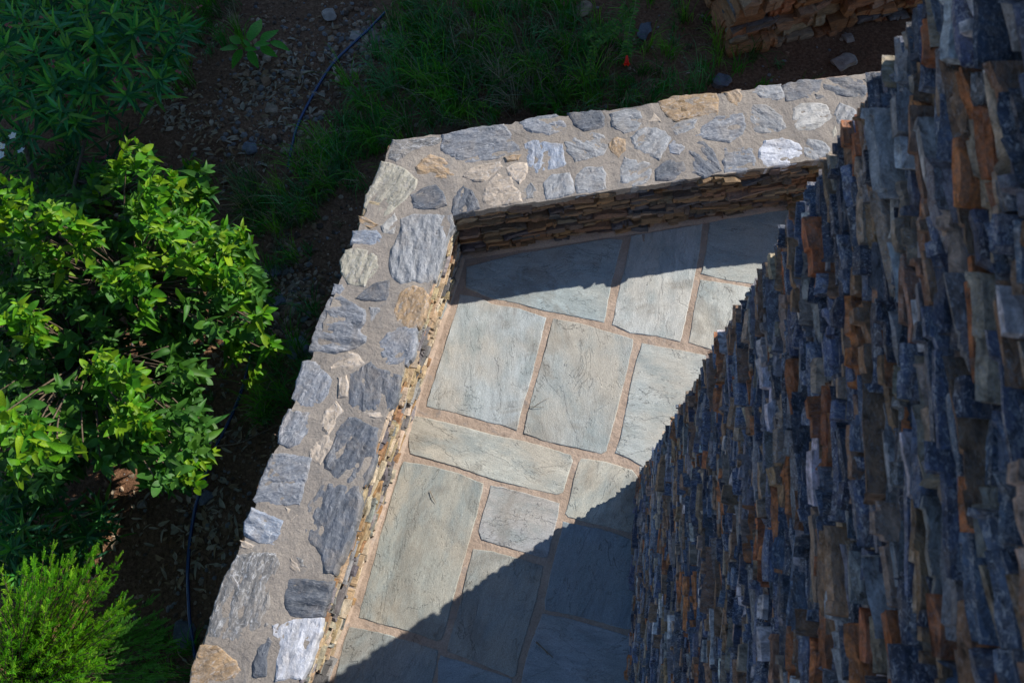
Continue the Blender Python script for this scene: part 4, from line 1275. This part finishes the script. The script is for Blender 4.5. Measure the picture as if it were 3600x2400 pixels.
def pebble(P, r, seed, flat=0.6, jj=None, tint=(1, 1, 1, 1), sub=1):
    bm = bmesh.new()
    bmesh.ops.create_icosphere(bm, subdivisions=sub, radius=1.0)
    rr = random.Random(seed)
    sx, sy = rr.uniform(.7, 1.3), rr.uniform(.7, 1.3)
    a = rr.uniform(0, 6.28)
    vv = []
    cuts_ = [(Vector((rr.gauss(0, 1), rr.gauss(0, 1), rr.gauss(0, .8))).normalized(), rr.uniform(.55, .8)) for _ in range(9)] if sub > 1 else []
    for v_ in bm.verts:
        for n_, d_ in cuts_:
            e_ = v_.co.dot(n_) - d_
            if e_ > 0: v_.co -= n_ * e_
        k = 1 + 0.28 * noise.noise(v_.co * 1.3 + Vector((seed, 0, 0))) + (0.1 * noise.noise(v_.co * 4 + Vector((0, seed, 0))) if sub > 1 else 0)
        x, y, z = v_.co.x * sx * k * r, v_.co.y * sy * k * r, max(-.5, v_.co.z) * flat * k * r
        if sub > 1: z = min(z, r * flat * (.62 + .2 * noise.noise(Vector((x / r * 2, y / r * 2, seed)))))
        vv.append((P[0] + x * math.cos(a) - y * math.sin(a), P[1] + x * math.sin(a) + y * math.cos(a), P[2] + z))
    ff = [tuple(q.index for q in p.verts) for p in bm.faces]
    bm.free()
    return vv, ff
PROTO = [pebble((0, 0, 0), 1.0, 3.7 * i, .6) for i in range(8)]
PB = Joined()
PCOL = [(0.30,0.18,0.10,.2), (0.19,0.11,0.065,.1), (0.38,0.27,0.18,.3), (0.20,0.18,0.165,.5), (0.13,0.08,0.05,.1)]
cnt = 0
while cnt < 8000:
    px, py = krn.choice([(krn.gauss(1040, 60), krn.gauss(1060, 110)), (krn.gauss(980, 130), krn.gauss(320, 130)), (krn.gauss(1280, 70), krn.gauss(150, 60))]) if cnt < 2000 else (krn.uniform(250, 3000) if krn.random() < .6 else krn.uniform(600, 1300), krn.uniform(0, 2400))
    P = on_ground(px, py)
    if inside((P.x, P.y), BODY): cnt += 0.2; continue
    cnt += 1
    r = krn.choice([.004, .005, .006, .008, .011, .015] if cnt > 2000 else [.006, .009, .013, .018, .024]) * krn.uniform(.8, 1.3)
    v, f = PROTO[krn.randrange(8)]
    a = krn.uniform(0, 6.28); ca, sa = math.cos(a), math.sin(a)
    t = krn.choice(PCOL); kk = krn.uniform(.7, 1.3)
    PB.add([(P.x + (x * ca - y * sa) * r, P.y + (x * sa + y * ca) * r, P.z + z * r + r * .1) for x, y, z in v], f, (t[0] * kk, t[1] * kk, t[2] * kk, t[3]))
tag(PB.build('gravel', M_ROCK), 'small brown pebbles strewn on the garden soil', 'gravel', kind='stuff')

LT = Joined()
lsh = leaf_shape(0.2, 4, .3, .3, .3); lsh2 = leaf_shape(0.42, 4, .3, .4)
LPATCH = [(1000,330,160,160),(760,460,120,120),(1050,1040,60,70),(720,1830,120,120),(620,1950,100,60),(900,1500,60,50),(1250,200,120,60),(570,360,90,110),(640,420,80,60),(420,1790,110,60),(300,1880,130,60),(700,1500,120,60),(950,330,120,80),(1050,300,120,60),(900,600,120,60),(1000,1050,70,80),(1750,250,150,60),(760,1900,120,50),(1330,150,80,30),(2300,300,150,40),(800,1250,80,40),(420,640,120,50),(640,1600,120,50),(180,1960,120,40)]
for (px, py, rad, n) in LPATCH:
    for k in range(n):
        P = on_ground(px + krn.gauss(0, rad * .6), py + krn.gauss(0, rad * .6), .008)
        if inside((P.x, P.y), BODY): continue
        a = krn.uniform(0, 6.28)
        M = frame(P, (math.cos(a), math.sin(a), krn.uniform(-.1, .25)), (krn.uniform(-.6, .6), krn.uniform(-.6, .6), 1), krn.uniform(.035, .10))
        sh = lsh if krn.random() < .6 else lsh2
        t = krn.choice([(0.34,0.22,0.12), (0.24,0.13,0.07), (0.46,0.36,0.25), (0.38,0.31,0.22)])
        LT.add([M @ Vector(q) for q in sh[0]], sh[1], (*t, 1))
tag(LT.build('leaf_litter', M_STRAW, None, True), 'dry fallen leaves scattered on the garden soil', 'leaf litter', kind='stuff')

# ------------------------------------------------------------------ loose rocks
RK = {'tan': (0.36,0.25,0.165,.3), 'grey': (0.15,0.16,0.18,.5), 'pale': (0.36,0.29,0.235,.4), 'brown': (0.32,0.18,0.10,.1)}
def small_label(px, py):
    if px > 1240 and py < 260: return 'small tan stone in the pebble cluster beside the upper end of the hose'
    if py < 600: return 'small tan stone on the bare soil between the seedling and the hose'
    if px > 1000: return 'small tan stone near the broad boulder against the left parapet'
    return 'small tan stone beside the hose right of the lemon tree'
ROCKS = [
 (1164,58,34,'pale','pale grey rock near the top edge, left of the hose'),
 (1249,134,24,'pale','flat pale stone directly under the upper end of the hose'),
 (1365,152,18,'grey','bluish round stone at the right end of the pebble cluster by the hose'),
 (934,292,22,'brown','brown angular stone below the bright-leaved seedling'),
 (959,388,26,'tan','largest tan stone on the bare soil left of the hose'),
 (883,522,28,'grey','pale bluish stone half sunk at the edge of the dug soil'),
 (1048,527,22,'brown','brown stone beside the hose, left of the parapet corner'),
 (1053,1226,46,'grey','broad bluish boulder against the outside of the left parapet'),
 (1076,1119,16,'grey','small grey stone above the broad boulder by the parapet'),
 (960,960,34,'grey','long grey edging stone right of the lemon tree, upper one'),
 (975,1060,34,'grey','long grey edging stone right of the lemon tree, lower one'),
 (714,1745,36,'grey','grey stone under the hose below the lemon tree'),
 (406,1845,18,'tan','round tan stone on bare soil above the feathery shrub'),
 (650,2225,46,'grey','broad grey boulder under the lower end of the hose'),
 (2265,116,36,'grey','bluish rock in the grass right of the red flower'),
 (2050,40,36,'tan','tan rock among leaves at the top edge of the frame'),
 (2533,290,40,'grey','dark grey rock touching the outside of the top parapet'),
 (2966,222,48,'pale','upright bluish stone behind the parapet near the building'),
 (2982,138,30,'pale','pale block between the rough garden wall and the upright stone'),
 (2300,312,22,'brown','brown flat stone just outside the middle of the top parapet'),
 (504,1772,18,'pale','whitish stone chip under the lemon tree'),
]
for (px, py, r, col, lab) in ROCKS + [(px, py, r, 'tan', small_label(px, py)) for px, py, r in ((1316,125,15),(1307,174,15),(1278,178,15),(1343,174,13),(1008,265,17),(1133,214,13),(941,205,16),(1117,404,13),(1242,290,10),(1089,1137,12),(1068,1043,13),(1290,150,11),(740,1290,12),(755,1250,11),(760,1470,12),(923,222,12),(1040,330,11))]:
    P = on_ground(px, py)
    rm = r * P.length * 0 + r * proj(P)[2] / FPX
    v, f = pebble((0, 0, rm * .15), rm, px * .13 + py * .07, .55, sub=3)
    t = RK[col]; kk = krn.uniform(.85, 1.15)
    o = link('rock', mesh('rock', v, f, M_ROCK, False, (t[0] * kk, t[1] * kk, t[2] * kk, t[3])), None, Matrix.Translation(P))
    tag(o, lab, 'rock', lab.replace('small tan stone', 'small tan stones') if lab.startswith('small tan') else 'larger loose rocks')

# ------------------------------------------------------------------ irrigation hose, dry twigs
hp_ = smooth_path([on_ground(px, py, up) for px, py, up in hpts], 7)
hose = link('irrigation_hose', mesh('irrigation_hose', *tube([p - hp_[0] for p in hp_], 0.0105, 0.0105, 10), M_HOSE, True), None, Matrix.Translation(hp_[0]))
tag(hose, 'thin black irrigation hose winding over the soil beside the parapet', 'hose')
def twig(path, r, label, side=()):
    pts = smooth_path(path, 6)
    j = Joined()
    j.add(*tube([p - pts[0] for p in pts], r, r * .4, 5))
    for (i, e) in side:
        q = pts[i]
        j.add(*tube([p - pts[0] for p in curve_pts(q, e, 0.01, 5, krn)], r * .6, r * .3, 4))
    o = j.build('dry_twig', M_TWIG)
    o.matrix_basis = Matrix.Translation(pts[0]); WORLD[o] = o.matrix_basis
    tag(o, label, 'twig')
twig([on_ground(755, 1568, .02), on_ground(840, 1556, .05), on_ground(920, 1520, .07), on_ground(985, 1490, .08)], .004, 'bare forked twig between the hose and the left parapet', ((6, on_ground(790, 1505, .06)), (11, on_ground(860, 1465, .08)), (9, on_ground(880, 1540, .05))))
twig([at(1512, 1725, .006), at(1522, 1748, .01), at(1533, 1768, .006)], .0022, 'tiny dry twig on the big flagstone beside the left parapet', ((5, at(1510, 1752, .006)),))
twig([at(1885, 2255, .006), at(1912, 2280, .012), at(1945, 2310, .006)], .005, 'dark curled twig on the shaded flagstone at the bottom', ((6, at(1925, 2300, .006)),))
twig([at(1866, 1428, .006), at(1880, 1430, .012), at(1912, 1430, .006)], .0022, 'hair-thin stalk at the edge of the middle flagstone', ((5, at(1930, 1398, .006)),))

# ------------------------------------------------------------------ white lamp at the bottom edge of the tall wall
def on_wall(px, py, off=0.0):
    d = WFC @ Vector((px - PP[0], py - PP[1], FPX))
    n3 = v3(nw); o3 = v3(xy(BC)) + n3 * off
    return CAM + d * ((o3 - CAM).dot(n3) / d.dot(n3))
lp = on_wall(2955, 2528, 0.07)
lamp = thing('wall_lamp', lp, 'small white domed fitting on the dark wall at the bottom edge', 'lamp')
bm = bmesh.new()
bmesh.ops.create_uvsphere(bm, u_segments=28, v_segments=16, radius=0.037)
for v_ in bm.verts:
    if v_.co.z < 0: v_.co.z *= 0.55
me = bpy.data.meshes.new('shade'); bm.to_mesh(me); bm.free()
me.materials.append(M_WHITE)
me.polygons.foreach_set('use_smooth', [True] * len(me.polygons))
link('shade', me, lamp, Matrix.Translation(lp))
link('bracket', mesh('bracket', *tube([lp - v3(nw) * 0.02 - Vector((0, 0, .012)), lp - v3(nw) * 0.11 - Vector((0, 0, .012))], .012, .016, 10), M_WHITE, True), lamp)
